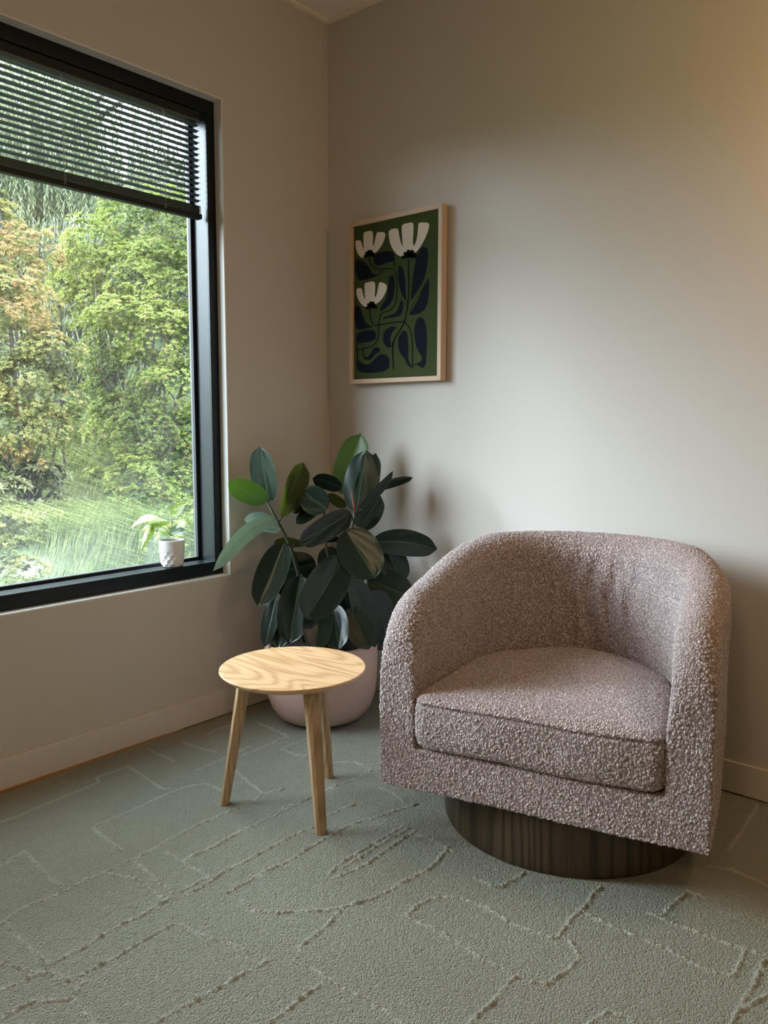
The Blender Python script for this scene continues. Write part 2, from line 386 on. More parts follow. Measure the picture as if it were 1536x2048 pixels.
# L angle round the edge of the ceiling with a fine shadow gap behind it
tr = MB().box(0, .022, RY, 0, CH-.006, CH+.006).box(.022, RX, -.022, 0, CH-.006, CH+.006)
struct('trim_1', tr, M['ceil_trim'], .001)
BH = .099
struct('baseboard_left', MB().box(0, .014, RY, 0, .004, BH), M['base'], .002)
struct('baseboard_back', MB().box(.012, RX, -.012, 0, .004, BH), M['base'], .002)
# timber strip between carpet edge and skirting, tapering away towards the corner
es = MB(); es.add([(.010, -2.6, 0), (.038, -2.6, 0), (.013, -.78, 0), (.010, -.78, 0), (.010, -2.6, .0075), (.038, -2.6, .0075), (.013, -.78, .0075), (.010, -.78, .0075)],
                  [(0,3,2,1), (4,5,6,7), (0,1,5,4), (1,2,6,5), (2,3,7,6), (3,0,4,7)])
struct('trim_2', es, M['edge'])
# white plaster return round the opening
rv = MB().box(-.1645, .0004, WY1-.003, WY1+.002, WZ0-.001, WZ1+.001).box(-.1645, .0004, WY0+.002, WY1-.003, WZ0-.002, WZ0+.003).box(-.1645, .0004, WY0+.002, WY1-.003, WZ1-.003, WZ1+.002).box(-.1645, .0004, WY0-.002, WY0+.003, WZ0-.001, WZ1+.001)
struct('trim_3', rv, M['reveal'])

# ------------------------------------------------------------------ window
win = empty('window_1', (-.10, (WY0+WY1)/2, WZ0)); tag(win, kind='structure')
O = (-.10, (WY0+WY1)/2, WZ0)
def W(x0, x1, y0, y1, z0, z1, mb): return mb.box(x0-O[0], x1-O[0], y0-O[1], y1-O[1], z0-O[2], z1-O[2])
XF = -.040; XG = -.135; JY = -.582; SZ = .584; HZ = 2.196; LY = WY0+.042
fr = MB()
W(-.165, XF, JY, WY1-.0032, WZ0+.0032, WZ1-.0032, fr); W(-.165, XF, WY0+.0032, LY, WZ0+.0032, WZ1-.0032, fr)
W(-.165, XF, LY, JY, WZ0+.0032, SZ, fr); W(-.165, XF, LY, JY, HZ, WZ1-.0032, fr)
fr.build('window_frame', M['black'], win, bevel=.0015)
# stepped outer edge of the frame (a fine raised lip along the jamb)
lp = MB(); W(XF-.004, XF+.003, JY, JY+.008, SZ-.006, HZ+.006, lp); W(XF-.004, XF+.003, LY, JY, SZ-.008, SZ+.0006, lp)
lp.build('frame_lip', M['black'], win, bevel=.001)
bd = MB(); b = .013
W(XG-.01, XG+.012, JY-b, JY, SZ, HZ, bd); W(XG-.01, XG+.012, LY, LY+b, SZ, HZ, bd)
W(XG-.01, XG+.012, LY, JY, SZ, SZ+b*.8, bd); W(XG-.01, XG+.012, LY, JY, HZ-b, HZ, bd)
bd.build('glazing_bead', M['gasket'], win, bevel=.002)
gl = MB(); W(XG-.003, XG-.0022, LY+.004, JY-.004, SZ+.004, HZ-.004, gl); gl.build('window_pane', M['glass'], win)

# ------------------------------------------------------------------ venetian blind
BX, BYR, BYL = -.062, -.598, -2.09
bl = empty('venetian_blind', (BX, (BYR+BYL)/2, HZ)); tag(bl, 'dark charcoal venetian blind half lowered across the top of the window', 'blind')
def Lc(p): return (p[0]-BX, p[1]-(BYR+BYL)/2, p[2]-HZ)
hr = MB(); a = Lc((BX-.016, BYL, 2.163)); c = Lc((BX+.016, BYR-.004, 2.195)); hr.box(a[0], c[0], a[1], c[1], a[2], c[2])
hr.build('head_rail', M['blind_box'], bl, bevel=.003)
lip = MB(); a = Lc((BX+.014, BYL, 2.159)); c = Lc((BX+.018, BYR-.004, 2.165)); lip.box(a[0], c[0], a[1], c[1], a[2], c[2])
lip.build('rail_lip', M['blind'], bl, bevel=.001)
def slat(sm, z, tilt, bow=.0036, wdt=.0260, th=.0007):
    n = 6; prof = []
    for i in range(n+1):
        t = -1+2*i/n; x = t*wdt/2; zz = bow*(1-t*t)
        prof.append((x*math.cos(tilt)-zz*math.sin(tilt), x*math.sin(tilt)+zz*math.cos(tilt)))
    ysegs = [(BYL, 1.0), (BYR-.014, 1.0), (BYR-.006, .93), (BYR-.0015, .72), (BYR, .35)]
    v = []; f = []
    for y, s in ysegs:
        for k, (x, zz) in enumerate(prof): v.append(Lc((BX+x*s, y, z+zz)))
        for k, (x, zz) in enumerate(prof): v.append(Lc((BX+x*s, y, z+zz-th)))
    m = 2*(n+1)
    for j in range(len(ysegs)-1):
        for k in range(n):
            f.append((j*m+k, j*m+k+1, (j+1)*m+k+1, (j+1)*m+k)); f.append((j*m+n+1+k, (j+1)*m+n+1+k, (j+1)*m+n+2+k, j*m+n+2+k))
        f.append((j*m, (j+1)*m, (j+1)*m+n+1, j*m+n+1)); f.append((j*m+n, j*m+2*n+1, (j+1)*m+2*n+1, (j+1)*m+n))
    sm.add(v, f)
sm = MB(); zt = 2.150
nsl = 14
for i in range(nsl): slat(sm, zt - i*.01985 + random.uniform(-.0006, .0006), math.radians(4 + random.uniform(-1.5, 1.5)))
for i in range(10): slat(sm, 1.8485 + i*.0026, math.radians(random.uniform(-1, 1)))
sm.build('slats', M['blind'], bl, smooth=True)
br = MB(); a = Lc((BX-.0135, BYL, 1.828)); c = Lc((BX+.0135, BYR+.001, 1.846)); br.box(a[0], c[0], a[1], c[1], a[2], c[2])
br.build('bottom_rail', M['blind_box'], bl, bevel=.003)
for yc in (-.752, -1.116, -1.48, -1.85):
    cd_ = MB()
    pts = [Lc((BX+.0145, yc + .0022*math.sin(k*1.9), 2.16 - k*.0055)) for k in range(60)]
    cd_.tube(pts, .0008, 5)
    cd_.tube([(p[0], p[1]+.003-.0044*math.sin(k*1.9), p[2]) for k, p in enumerate(pts)], .0006, 5)
    cd_.tube([(p[0]-.029, p[1], p[2]) for p in pts[::6]], .0006, 5)
    cd_.build('ladder_cord', M['cord'], bl, smooth=True)

# ------------------------------------------------------------------ leaves (shared by both indoor plants)
def leaf_mesh(P0, P1, width, roll=0., droop=0., fold=.15, shape='rubber', ns=14, nw=8, cup=0., twist=0., lobes=0.):
    """grid leaf from base P0 to tip P1; droop pushes the middle up and lets both ends hang; roll turns it round its rib"""
    P0 = np.array(P0, float); P1 = np.array(P1, float); t = P1-P0; L = np.linalg.norm(t); t /= L
    view = (P0+P1)/2-CAM; view /= np.linalg.norm(view)
    s = np.cross(t, view); s /= np.linalg.norm(s); nn = np.cross(s, t)
    if nn@view > 0: nn = -nn; s = -s                      # nn faces the room
    V = []; UV = []
    for i in range(ns+1):
        k = i/ns if shape != 'rubber' else (1-math.cos(PI*i/ns))/2
        if shape == 'rubber': wv = math.sqrt(max(0, 1-(2*k**.94-1)**2))**.92
        else: wv = (math.sin(PI*k**.62))**.9*(1-.25*k)
        if shape == 'rubber' and k > .93: wv = wv*(.62 if k < .97 else .25)
        wv = max(wv, .0 if i in (0, ns) else .03)
        ctr = P0+t*L*k + np.array([0, 0, 1])*droop*L*math.sin(PI*k)
        rr = roll+twist*(k-.5)
        sv = s*math.cos(rr)+nn*math.sin(rr); nv = nn*math.cos(rr)-s*math.sin(rr)
        for j in range(nw+1):
            q = -1+2*j/nw
            p = ctr + sv*(q*width/2*wv) + nv*(fold*width*abs(q)*wv*.5 + cup*width*q*q*wv*.5 + .008*width*math.sin(9*k+2*j))
            if abs(q) < 1e-6: p = p - nv*.0012
            V.append(p); UV.append((.5+q/2, k))
    Fc = [(i*(nw+1)+j, i*(nw+1)+j+1, (i+1)*(nw+1)+j+1, (i+1)*(nw+1)+j) for i in range(ns) for j in range(nw)]
    # face winding so that the front (upper) side is nn
    a = V[Fc[len(Fc)//2][1]]-V[Fc[len(Fc)//2][0]]; b_ = V[Fc[len(Fc)//2][2]]-V[Fc[len(Fc)//2][1]]
    nv = nn*math.cos(roll)-s*math.sin(roll)
    if np.cross(a, b_)@nv < 0: Fc = [f[::-1] for f in Fc]
    return V, Fc, UV
def build_leaves(name, leaves, mats, parent, origin, thick=.0008):
    V = []; Fc = []; UV = []; mi = []
    for (mat_i, args, kw) in leaves:
        v, f, uv = leaf_mesh(*args, **kw); n = len(V)
        V += [np.array(p)-np.array(origin) for p in v]; UV += uv; Fc += [tuple(a+n for a in q) for q in f]; mi += [mat_i]*len(f)
    me = pymesh(name, V, Fc)
    ul = me.uv_layers.new(name='UVMap')
    li = np.empty(len(me.loops), dtype=np.int32); me.loops.foreach_get('vertex_index', li)
    ul.data.foreach_set('uv', np.array(UV, dtype=np.float32)[li].ravel())
    o = link(name, me, mats, parent); me.polygons.foreach_set('material_index', mi)
    ss = o.modifiers.new('s', 'SUBSURF'); ss.levels = 1; ss.render_levels = 1
    return o

# ------------------------------------------------------------------ rubber plant
PC = (.295, -.355, 0)
rp = empty('rubber_plant', PC); tag(rp, 'large potted rubber plant with glossy dark leaves in a rounded pink pot', 'potted plant')
prof = [(.0, .0), (.10, .0), (.135, .004), (.165, .022), (.188, .055), (.203, .10), (.210, .155), (.212, .22), (.211, .265), (.209, .295), (.206, .301), (.201, .301), (.197, .295), (.196, .27), (.194, .25), (.0, .25)]
prof = [(max(r, .0005), z) for r, z in prof]
MB().lathe(prof, n=96).build('pot', M['pot'], rp, smooth=True)
MB().lathe([(.0005, .252), (.10, .272), (.17, .268), (.1945, .262), (.1945, .25), (.0005, .245)], n=48).build('soil', M['soil'], rp, smooth=True)
Z0 = 2.95
def P(px, py, dz=0.): return at(px, py, Z0+dz)
def rl(mat, b, tp, wpx, roll=0, dz0=0, dz1=0, **kw):
    p0 = P(b[0], b[1], dz0); p1 = P(tp[0], tp[1], dz1)
    return (mat, (p0, p1, wpx*(Z0+(dz0+dz1)/2)/F_PX), dict(roll=math.radians(roll), **kw))
D, Yg, Ol, Pa = 0, 1, 2, 3
LV = [
 rl(D, (537,1003), (520,893), 74, 46, .02, -.02, fold=.10),
 rl(Yg, (533,1003), (456,966), 54, 30, .0, -.05, fold=-.08),
 rl(Ol, (560,1031), (607,925), 62, -45, .0, .03, fold=.3, twist=.5),
 rl(Pa, (548,1036), (426,1142), 48, 48, -.02, -.10, fold=.25, droop=.14),
 rl(Pa, (560,1060), (488,1038), 54, -48, .05, .02, fold=.1, droop=.06),
 rl(D, (568,1086), (516,1214), 62, -6, -.05, -.10, fold=.16, cup=.05),
 rl(D, (632,1128), (541,1146), 68, 12, .0, .0, fold=.05),
 rl(D, (602,1152), (578,1288), 68, -8, -.10, -.13, fold=.3),
 rl(D, (552,1196), (530,1294), 40, -35, -.06, -.08, fold=.2),
 rl(D, (688,1115), (611,1240), 84, 8, -.16, -.22, fold=.12),
 rl(D, (702,1026), (597,1088), 52, 20, -.12, -.2, fold=.15),
 rl(D, (655,1018), (606,982), 58, 10, -.02, .0, fold=.35),
 rl(D, (612,996), (586,1027), 26, -30, .04, .04, fold=.2),
 rl(D, (645,1005), (592,1048), 34, -35, .05, .03, fold=.1),
 rl(D, (684,975), (625,957), 36, 28, .03, .02, fold=.15, droop=.05),
 rl(Yg, (684,988), (722,867), 68, 22, .10, .10, fold=.18),
 rl(D, (712,1024), (733,900), 74, 15, -.04, -.03, fold=-.15),
 rl(D, (716,1020), (752,906), 56, -38, .0, .01, fold=.1),
 rl(D, (716,1016), (786,942), 30, -52, -.08, -.04, fold=.5),
 rl(D, (752,978), (826,955), 30, -55, .06, .06, fold=.25, droop=.06),
 rl(D, (718,1058), (762,992), 58, -25, .02, .04, fold=.1, cup=-.2),
 rl(D, (692,1060), (751,1157), 86, 5, -.14, -.18, fold=.12),
 rl(D, (745,1084), (875,1098), 56, -15, .02, .02, fold=.12, droop=.05),
 rl(D, (768,1090), (806,1166), 60, 15, .08, .08, fold=.1),
 rl(D, (705,1155), (750,1295), 56, 25, -.06, -.04, fold=.3),
 rl(D, (735,1158), (824,1196), 74, 10, .06, .05, fold=.1),
 rl(D, (690,1185), (718,1312), 82, 10, -.02, -.02, fold=.1),
 rl(D, (690,1208), (606,1285), 48, 25, .0, .0, fold=.15),
 rl(D, (682,1078), (585,1092), 28, 50, .06, .08, fold=.1, droop=.08),
 rl(Ol, (604,1088), (547,1086), 28, 45, .04, .04, fold=.1, droop=.06),
 rl(Ol, (692,1014), (655,988), 26, 35, .02, .0, fold=.1),
 rl(D, (700,1050), (664,1038), 34, 10, .04, .04, fold=.1),
 rl(D, (676,1112), (730,1150), 46, 20, .04, .04, fold=.1),
 rl(D, (745,1180), (778,1286), 66, 20, .02, .02, fold=.15),
 rl(D, (630,1160), (650,1250), 60, 20, .06, .06, fold=.1),
 rl(D, (600,1120), (560,1190), 58, 10, .10, .10, fold=.1),
 rl(D, (650,1095), (680,1165), 55, -10, .12, .12, fold=.1),
 rl(D, (720,1100), (690,1180), 60, 12, .12, .12, fold=.1),
 rl(D, (610,1200), (585,1280), 56, 5, .03, .02, fold=.1),
 rl(D, (735,1230), (770,1300), 60, 0, .08, .08, fold=.1),
 rl(D, (720,1130), (795,1145), 60, 0, .11, .11, fold=.1),
 rl(D, (640,1200), (630,1302), 62, 10, -.12, -.19, fold=.15),
 rl(D, (575,1195), (556,1298), 50, -10, -.02, -.10, fold=.15),
 rl(D, (700,1215), (738,1300), 60, 15, -.08, -.14, fold=.15),
 rl(D, (665,1210), (678,1300), 56, -12, -.08, -.16, fold=.2),
]
build_leaves('foliage', LV, [M['leaf_dark'], M['leaf_young'], M['leaf_olive'], M['leaf_lit']], rp, PC)
st = MB()
def stem(pts, r0, r1):
    pp = rel([P(x, y, d) for x, y, d in pts], PC); n = len(pp); st.tube(pp, [r0+(r1-r0)*k/(n-1) for k in range(n)], 8)
stem([(628,1330,0), (612,1240,-.02), (600,1160,-.02), (583,1098,-.02), (565,1060,-.01), (548,1030,0), (533,1002,0)], .008, .0045)
stem([(668,1330,.0), (690,1240,0), (700,1160,-.01), (694,1110,-.01), (696,1080,-.02), (708,1040,-.02), (709,1018,-.03)], .009, .0055)
stem([(650,1330,.05), (655,1220,.06), (660,1130,.06), (650,1080,.05), (648,1010,.02)], .008, .004)
for a_, b_ in [((548,1040,0),(520,1036,-.02)), ((556,1050,0),(567,1032,0)), ((585,1098,-.02),(568,1088,-.05)), ((700,1090,-.02),(676,1068,.02)), ((696,1112,-.01),(682,1116,-.1)), ((700,1160,-.01),(728,1160,.05)),
               ((708,1045,-.02),(700,1028,-.1)), ((600,1160,-.02),(604,1150,-.08)), ((700,1130,0),(692,1062,-.12)), ((709,1030,-.02),(735,1000,.02)), ((696,1100,0),(745,1086,.02)), ((700,1180,0),(692,1205,0)), ((583,1098,0),(595,1085,.03))]:
    stem([a_, ((a_[0]+b_[0])/2, (a_[1]+b_[1])/2-4, (a_[2]+b_[2])/2), b_], .003, .0022)
st.build('stem', M['stem'], rp, smooth=True)
sh = MB().tube(rel([P(709,1026,-.09), P(708,1010,-.095), P(704,992,-.095), P(703,980,-.095)], PC), [.0028, .0026, .0016, .0005], 8)
sh.build('leaf_sheath', M['sheath'], rp, smooth=True)['label'] = 'pointed red leaf sheath'

# ------------------------------------------------------------------ small pothos in a faceted white pot
QC = (-.080, -.742, SZ)
pt = empty('pothos_plant', QC); tag(pt, 'small variegated pothos in a faceted white pot on the window sill', 'potted plant')
def cup():
    n, m = 72, 40; R = lambda z: .0375 + (.0455-.0375)*min(1, (z/.055))**.6
    V = []; Hc = .096
    for i in range(m+1):
        z = Hc*i/m
        for k in range(n):
            w_ = 2*PI*k/n; r = R(z)
            if z < .010: r -= .006*(1-z/.010)**2
            # flattened honeycomb dimples on the lower two thirds
            if .004 < z < .062:
                row = (z-.004)/.0165; best = 9
                for ri in (math.floor(row), math.floor(row)+1):
                    off = .5 if ri % 2 else 0; cc = (round(w_/(2*PI)*12-off)+off)/12*2*PI; zc = .004+ri*.0165
                    dd = math.hypot((w_-cc)*r, z-zc)
                    if dd < best: best = dd
                fade = min(1, (.062-z)/.014)
                r -= (.0030 - .0030*(min(best, .0115)/.0115)**2)*fade
            V.append((r*math.cos(w_), r*math.sin(w_), z))
    F_ = [(i*n+k, i*n+(k+1) % n, (i+1)*n+(k+1) % n, (i+1)*n+k) for i in range(m) for k in range(n)]
    o0 = len(V)
    for r, z in ((.0435, Hc+.0012), (.0420, Hc), (.0415, Hc-.014), (.0003, Hc-.014)):
        for k in range(n): w_ = 2*PI*k/n; V.append((r*math.cos(w_), r*math.sin(w_), z))
    base = m*n
    for q_ in range(4):
        nb = o0+q_*n
        F_ += [(base+k, base+(k+1) % n, nb+(k+1) % n, nb+k) for k in range(n)]; base = nb
    F_.append(tuple(range(n-1, -1, -1)))
    mb = MB(); mb.add(V, F_); return mb
cup().build('pot', M['white_ceramic'], pt, smooth=False)
MB().lathe([(.0005, .0835), (.041, .0835), (.041, .080), (.0005, .080)], n=32).build('soil', M['soil'], pt)
ZP = float((np.array(QC)-CAM)@FWD)
def pl(mat, b, tp, wpx, roll=0, dz0=0, dz1=0, **kw):
    return (mat, (at(b[0], b[1], ZP+dz0), at(tp[0], tp[1], ZP+dz1), wpx*ZP/F_PX), dict(roll=math.radians(roll), shape='heart', ns=10, nw=6, **kw))
PL = [
 pl(0, (320,1038), (261,1056), 26, 48, .0, -.03, droop=.18, fold=.1),
 pl(0, (305,1050), (281,1104), 20, 20, -.02, -.05, droop=.05, fold=.4),
 pl(0, (337,1043), (282,1062), 24, 35, -.02, -.02, droop=.12, fold=.2),
 pl(0, (343,1031), (374,1003), 24, 12, .0, -.01, fold=.15, droop=.02),
 pl(0, (353,1052), (386,1055), 24, 35, .0, -.02, droop=.24, fold=.1),
 pl(0, (340,1066), (316,1058), 18, 30, .0, .0, fold=.1),
 pl(1, (345,1064), (356,1048), 16, 20, .0, .0, fold=.1),
 pl(1, (352,1066), (378,1064), 18, 30, -.02, -.02, droop=.12, fold=.1),
 pl(1, (340,1066), (362,1058), 14, 10, -.02, -.02, fold=.1),
]
build_leaves('foliage', PL, [M['pothos'], M['pothos_pale']], pt, QC)
vs = MB()
for pts in ([(342,1072,0),(336,1054,0),(322,1038,0)], [(342,1072,0),(330,1056,-.01),(306,1050,-.02)], [(345,1072,0),(343,1050,0),(341,1026,0)], [(345,1072,0),(346,1056,0),(354,1050,0)], [(343,1072,0),(341,1060,0),(337,1043,-.02)]):
    vs.tube(rel([at(x, y, ZP+d) for x, y, d in pts], QC), [.0018, .0016, .0012], 6)
vs.build('stem', M['vine'], pt, smooth=True)

# ------------------------------------------------------------------ framed print on the back wall
FX0, FX1, FZ0, FZ1 = .150, .606, 1.260, 1.889
FC = ((FX0+FX1)/2, 0, FZ0)
fp = empty('framed_print', FC); tag(fp, 'oak framed print of white flowers on green, hanging by the corner', 'picture')
fm = MB(); tF = .0175; yb, yf = -.006, -.040
x0, x1, z0, z1 = FX0-FC[0], FX1-FC[0], 0., FZ1-FZ0
def mitre(mb, a, b, c, d):
    mb.add([(p[0], yb, p[1]) for p in (a, b, c, d)]+[(p[0], yf, p[1]) for p in (a, b, c, d)], [(0,1,2,3), (7,6,5,4), (0,4,5,1), (1,5,6,2), (2,6,7,3), (3,7,4,0)])
for nm, q4 in (('t', ((x0,z1),(x1,z1),(x1-tF,z1-tF),(x0+tF,z1-tF))), ('b', ((x0,z0),(x0+tF,z0+tF),(x1-tF,z0+tF),(x1,z0))),
               ('l', ((x0,z0),(x0,z1),(x0+tF,z1-tF),(x0+tF,z0+tF))), ('r', ((x1,z0),(x1-tF,z0+tF),(x1-tF,z1-tF),(x1,z1)))):
    mb = MB(); mitre(mb, *q4); mb.build('frame_rail' if nm in 'tb' else 'frame_stile', M['oak_frame'], fp, bevel=.0012)
YP = -.029
pr_mats = [m_plain('print_green', (.050, .072, .026), .8, .04, 12, Specular_IOR_Level=.12), m_plain('print_navy', (.006, .009, .017), .8, .1, 12, Specular_IOR_Level=.12), m_plain('print_white', (.74, .68, .62), .7, .03, 20, Specular_IOR_Level=.15), m_plain('print_black_green', (.004, .009, .008), .8, Specular_IOR_Level=.12)]
def smooth_poly(p, it=2):
    for _ in range(it):
        q_ = []
        for i in range(len(p)):
            a, b_ = p[i], p[(i+1) % len(p)]
            q_ += [(a[0]*.75+b_[0]*.25, a[1]*.75+b_[1]*.25), (a[0]*.25+b_[0]*.75, a[1]*.25+b_[1]*.75)]
        p = q_
    return p
def to_pl(p):
    r = on_plane(660+p[0]/4.877, 380+p[1]/4.877, 1, YP); return (r[0]-FC[0], r[2]-FC[2])
art = {'V': [], 'F': [], 'm': []}
def flat(poly, lift, mi):
    tri = geometry.tessellate_polygon([[Vector((x, z, 0)) for x, z in poly]]); n = len(art['V'])
    art['V'] += [(x, YP-lift, z) for x, z in poly]; art['F'] += [tuple(i+n for i in t) for t in tri]; art['m'] += [mi]*len(tri)
a0 = len(art['V']); art['V'] += [(x0+.004, YP, z0+.004), (x1-.004, YP, z0+.004), (x1-.004, YP, z1-.004), (x0+.004, YP, z1-.004), (x0+.004, YP+.012, z0+.004), (x1-.004, YP+.012, z0+.004), (x1-.004, YP+.012, z1-.004), (x0+.004, YP+.012, z1-.004)]
art['F'] += [(0,1,2,3), (4,7,6,5)]; art['m'] += [0, 0]
def shape(pts, mi, lift): flat([to_pl(p) for p in smooth_poly(pts)], lift, mi)
def line(pts, wd, mi=3, lift=.0006):
    # smoothed open stroke
    p = pts
    for _ in range(2):
        q_ = [p[0]]
        for a, b_ in zip(p[:-1], p[1:]): q_ += [(a[0]*.75+b_[0]*.25, a[1]*.75+b_[1]*.25), (a[0]*.25+b_[0]*.75, a[1]*.25+b_[1]*.75)]
        p = q_+[p[-1]]
    L, R = [], []
    for i, c in enumerate(p):
        a, b_ = p[max(0, i-1)], p[min(len(p)-1, i+1)]; dx, dy = b_[0]-a[0], b_[1]-a[1]; h_ = math.hypot(dx, dy) or 1
        L.append((c[0]-dy/h_*wd/2, c[1]+dx/h_*wd/2)); R.append((c[0]+dy/h_*wd/2, c[1]-dx/h_*wd/2))
    for i in range(len(p)-1):
        n = len(art['V']); qd = [to_pl(k) for k in (L[i], L[i+1], R[i+1], R[i])]
        art['V'] += [(x, YP-lift, z) for x, z in qd]; art['F'].append((n, n+1, n+2, n+3)); art['m'].append(mi)
WH = [
 [(247,495),(275,490),(300,492),(312,530),(325,570),(340,590),(328,560),(326,480),(328,412),(360,405),(395,396),(418,405),(422,470),(418,520),(424,556),(440,490),(455,412),(490,410),(525,410),(545,430),(530,490),(495,560),(440,620),(390,640),(330,662),(300,658),(268,620),(250,560)],
 [(570,430),(575,395),(610,378),(660,372),(670,400),(680,470),(700,540),(712,548),(705,480),(698,380),(705,335),(750,325),(800,314),(815,330),(815,420),(808,490),(812,540),(822,545),(845,490),(858,400),(862,320),(900,316),(950,318),(970,330),(965,380),(930,470),(880,560),(830,620),(770,650),(690,652),(640,620),(590,540)],
 [(255,965),(285,955),(312,958),(320,1000),(335,1060),(345,1072),(338,1000),(335,910),(370,900),(410,890),(440,898),(443,960),(436,1030),(440,1055),(460,1010),(472,930),(485,896),(520,905),(555,925),(555,970),(520,1050),(460,1110),(400,1140),(345,1146),(300,1110),(262,1040)],
]
for s in WH: shape(s, 2, .0004)
for (cx, cy, k) in ((380,625,1), (768,632,1.25), (398,1128,1)):
    for ox, oy in ((-36,22), (-22,-8), (0,-26), (24,-24), (42,-2), (50,18), (0,10), (20,12), (-18,14), (30,8), (2,-6), (-6,2), (14,0)):
        if k > 1.1: ox, oy = ox*1.15, oy*.95
        shape([(cx+ox*k+17*k*math.cos(a_*PI/4), cy+oy*k+17*k*math.sin(a_*PI/4)) for a_ in range(8)], 3, .0009)
NV = [
 [(248,690),(262,674),(300,688),(350,715),(385,760),(410,810),(440,830),(490,822),(450,842),(400,860),(340,880),(285,884),(260,850),(244,780)],
 [(420,670),(440,630),(490,605),(560,594),(615,600),(628,640),(630,700),(590,700),(540,715),(490,735),(450,735),(425,710)],
 [(890,560),(925,552),(955,575),(958,640),(950,740),(925,850),(895,920),(850,990),(800,1070),(785,1085),(795,980),(805,860),(830,720),(860,610)],
 [(960,860),(968,900),(966,1000),(955,1090),(930,1160),(880,1200),(820,1218),(765,1222),(790,1180),(850,1090),(905,960),(940,890)],
 [(672,735),(700,745),(725,810),(738,900),(738,1000),(745,1080),(720,1060),(690,990),(668,900),(662,800)],
 [(600,830),(625,828),(632,900),(630,1000),(610,1080),(570,1130),(520,1170),(488,1190),(495,1140),(540,1080),(565,1000),(572,900),(580,845)],
 [(690,1070),(712,1100),(715,1160),(700,1210),(670,1232),(590,1245),(500,1262),(530,1238),(600,1220),(650,1190),(675,1130)],
 [(245,1140),(268,1120),(300,1150),(320,1230),(350,1300),(400,1328),(440,1330),(360,1352),(300,1366),(262,1350),(242,1280),(236,1200)],
 [(262,1410),(300,1380),(370,1365),(430,1368),(452,1400),(448,1450),(400,1478),(330,1488),(270,1496),(250,1460)],
 [(560,1350),(600,1330),(650,1332),(640,1350),(605,1390),(585,1440),(590,1500),(610,1535),(560,1538),(525,1500),(515,1430),(530,1380)],
 [(700,1380),(735,1368),(755,1400),(762,1480),(765,1560),(760,1640),(790,1710),(800,1738),(765,1720),(735,1670),(720,1630),(690,1600),(665,1540),(662,1450)],
 [(870,1240),(905,1245),(930,1290),(945,1380),(945,1520),(940,1640),(930,1720),(900,1738),(870,1720),(840,1690),(880,1680),(902,1650),(885,1610),(860,1570),(835,1510),(820,1420),(825,1330),(845,1265)],
 [(280,1660),(320,1700),(380,1705),(430,1660),(470,1610),(530,1597),(575,1630),(585,1690),(575,1740),(530,1770),(430,1784),(330,1784),(270,1765),(255,1700),(262,1640)],
 [(450,1530),(490,1545),(485,1580),(440,1600),(410,1650),(370,1660),(335,1640),(340,1620),(370,1632),(395,1600),(420,1550)],
]
for s in NV: shape(s, 1, .0003)
LN = [
 ([(765,680),(768,800),(770,950),(765,1080),(750,1180),(730,1280),(690,1360),(640,1430),(615,1500),(612,1620),(620,1750)], 13),
 ([(382,655),(385,700),(410,740),(460,775),(540,768),(610,765),(645,800),(655,900),(652,1040),(640,1110),(600,1170),(530,1190),(490,1220),(478,1290),(475,1400),(465,1470),(420,1520),(340,1545),(255,1560)], 10),
 ([(388,1160),(392,1230),(410,1300),(440,1325),(540,1305),(680,1282),(740,1290),(790,1370),(805,1480),(805,1600),(806,1740)], 11),
 ([(270,1490),(262,1560),(272,1660)], 10), ([(325,1550),(325,1620),(350,1655)], 12), ([(625,700),(632,760)], 10), ([(430,840),(490,825),(520,780)], 8),
 ([(745,1080),(765,1100)], 9), ([(770,1180),(960,870)], 5), ([(690,1070),(740,1120)], 7), ([(610,1535),(614,1480)], 9), ([(870,1690),(806,1710)], 9)]
for p_, w_ in LN: line(p_, w_)
me = pymesh('print', art['V'], art['F']); po = link('print', me, pr_mats, fp, smooth=False); me.polygons.foreach_set('material_index', art['m'])
MB().box(x0+.02, x1-.02, -.006, -.0005, z0+.03, z1-.03).build('backing', M['oak_frame'], fp)

# ------------------------------------------------------------------ side table
TC = (.728, -.905, 0)
tb = empty('side_table', TC); tag(tb, 'small round oak side table on three splayed legs by the armchair', 'side table')
TZ = .410; TR = .208
tp = MB().lathe([(.0005, TZ-.020), (TR-.026, TZ-.020), (TR-.016, TZ-.018), (TR-.003, TZ-.0075), (TR, TZ-.004), (TR-.0003, TZ-.0012), (TR-.0016, TZ), (.0005, TZ)], n=128)
o = tp.build('tabletop', M['oak_top'], tb, smooth=True)
m = o.modifiers.new('e', 'EDGE_SPLIT'); m.split_angle = .35
for k, (fx, fy) in enumerate([(.578, -1.040), (.908, -.976), (.683, -.716)]):
    f0 = Vector((fx-TC[0], fy-TC[1], 0)); out = f0.normalized()
    top = out*.135 + Vector((0, 0, TZ-.020)); side = Vector((-out.y, out.x, 0))
    def ring(c, a, b_): return [c+out*(x*a)+side*(y*b_) for x, y in ((-1,-.55),(-.55,-1),(.55,-1),(1,-.55),(1,.55),(.55,1),(-.55,1),(-1,.55))]
    mid = f0.lerp(top, .55)
    v = ring(f0, .0125, .0145)+ring(mid, .0165, .0185)+ring(top, .0195, .0225)
    f = [(i*8+j, i*8+(j+1) % 8, (i+1)*8+(j+1) % 8, (i+1)*8+j) for i in range(2) for j in range(8)]+[tuple(range(7, -1, -1)), tuple(range(16, 24))]
    mb = MB(); mb.add(v, f); mb.build('leg', M['oak_leg'], tb, bevel=.0015)
cb = MB()
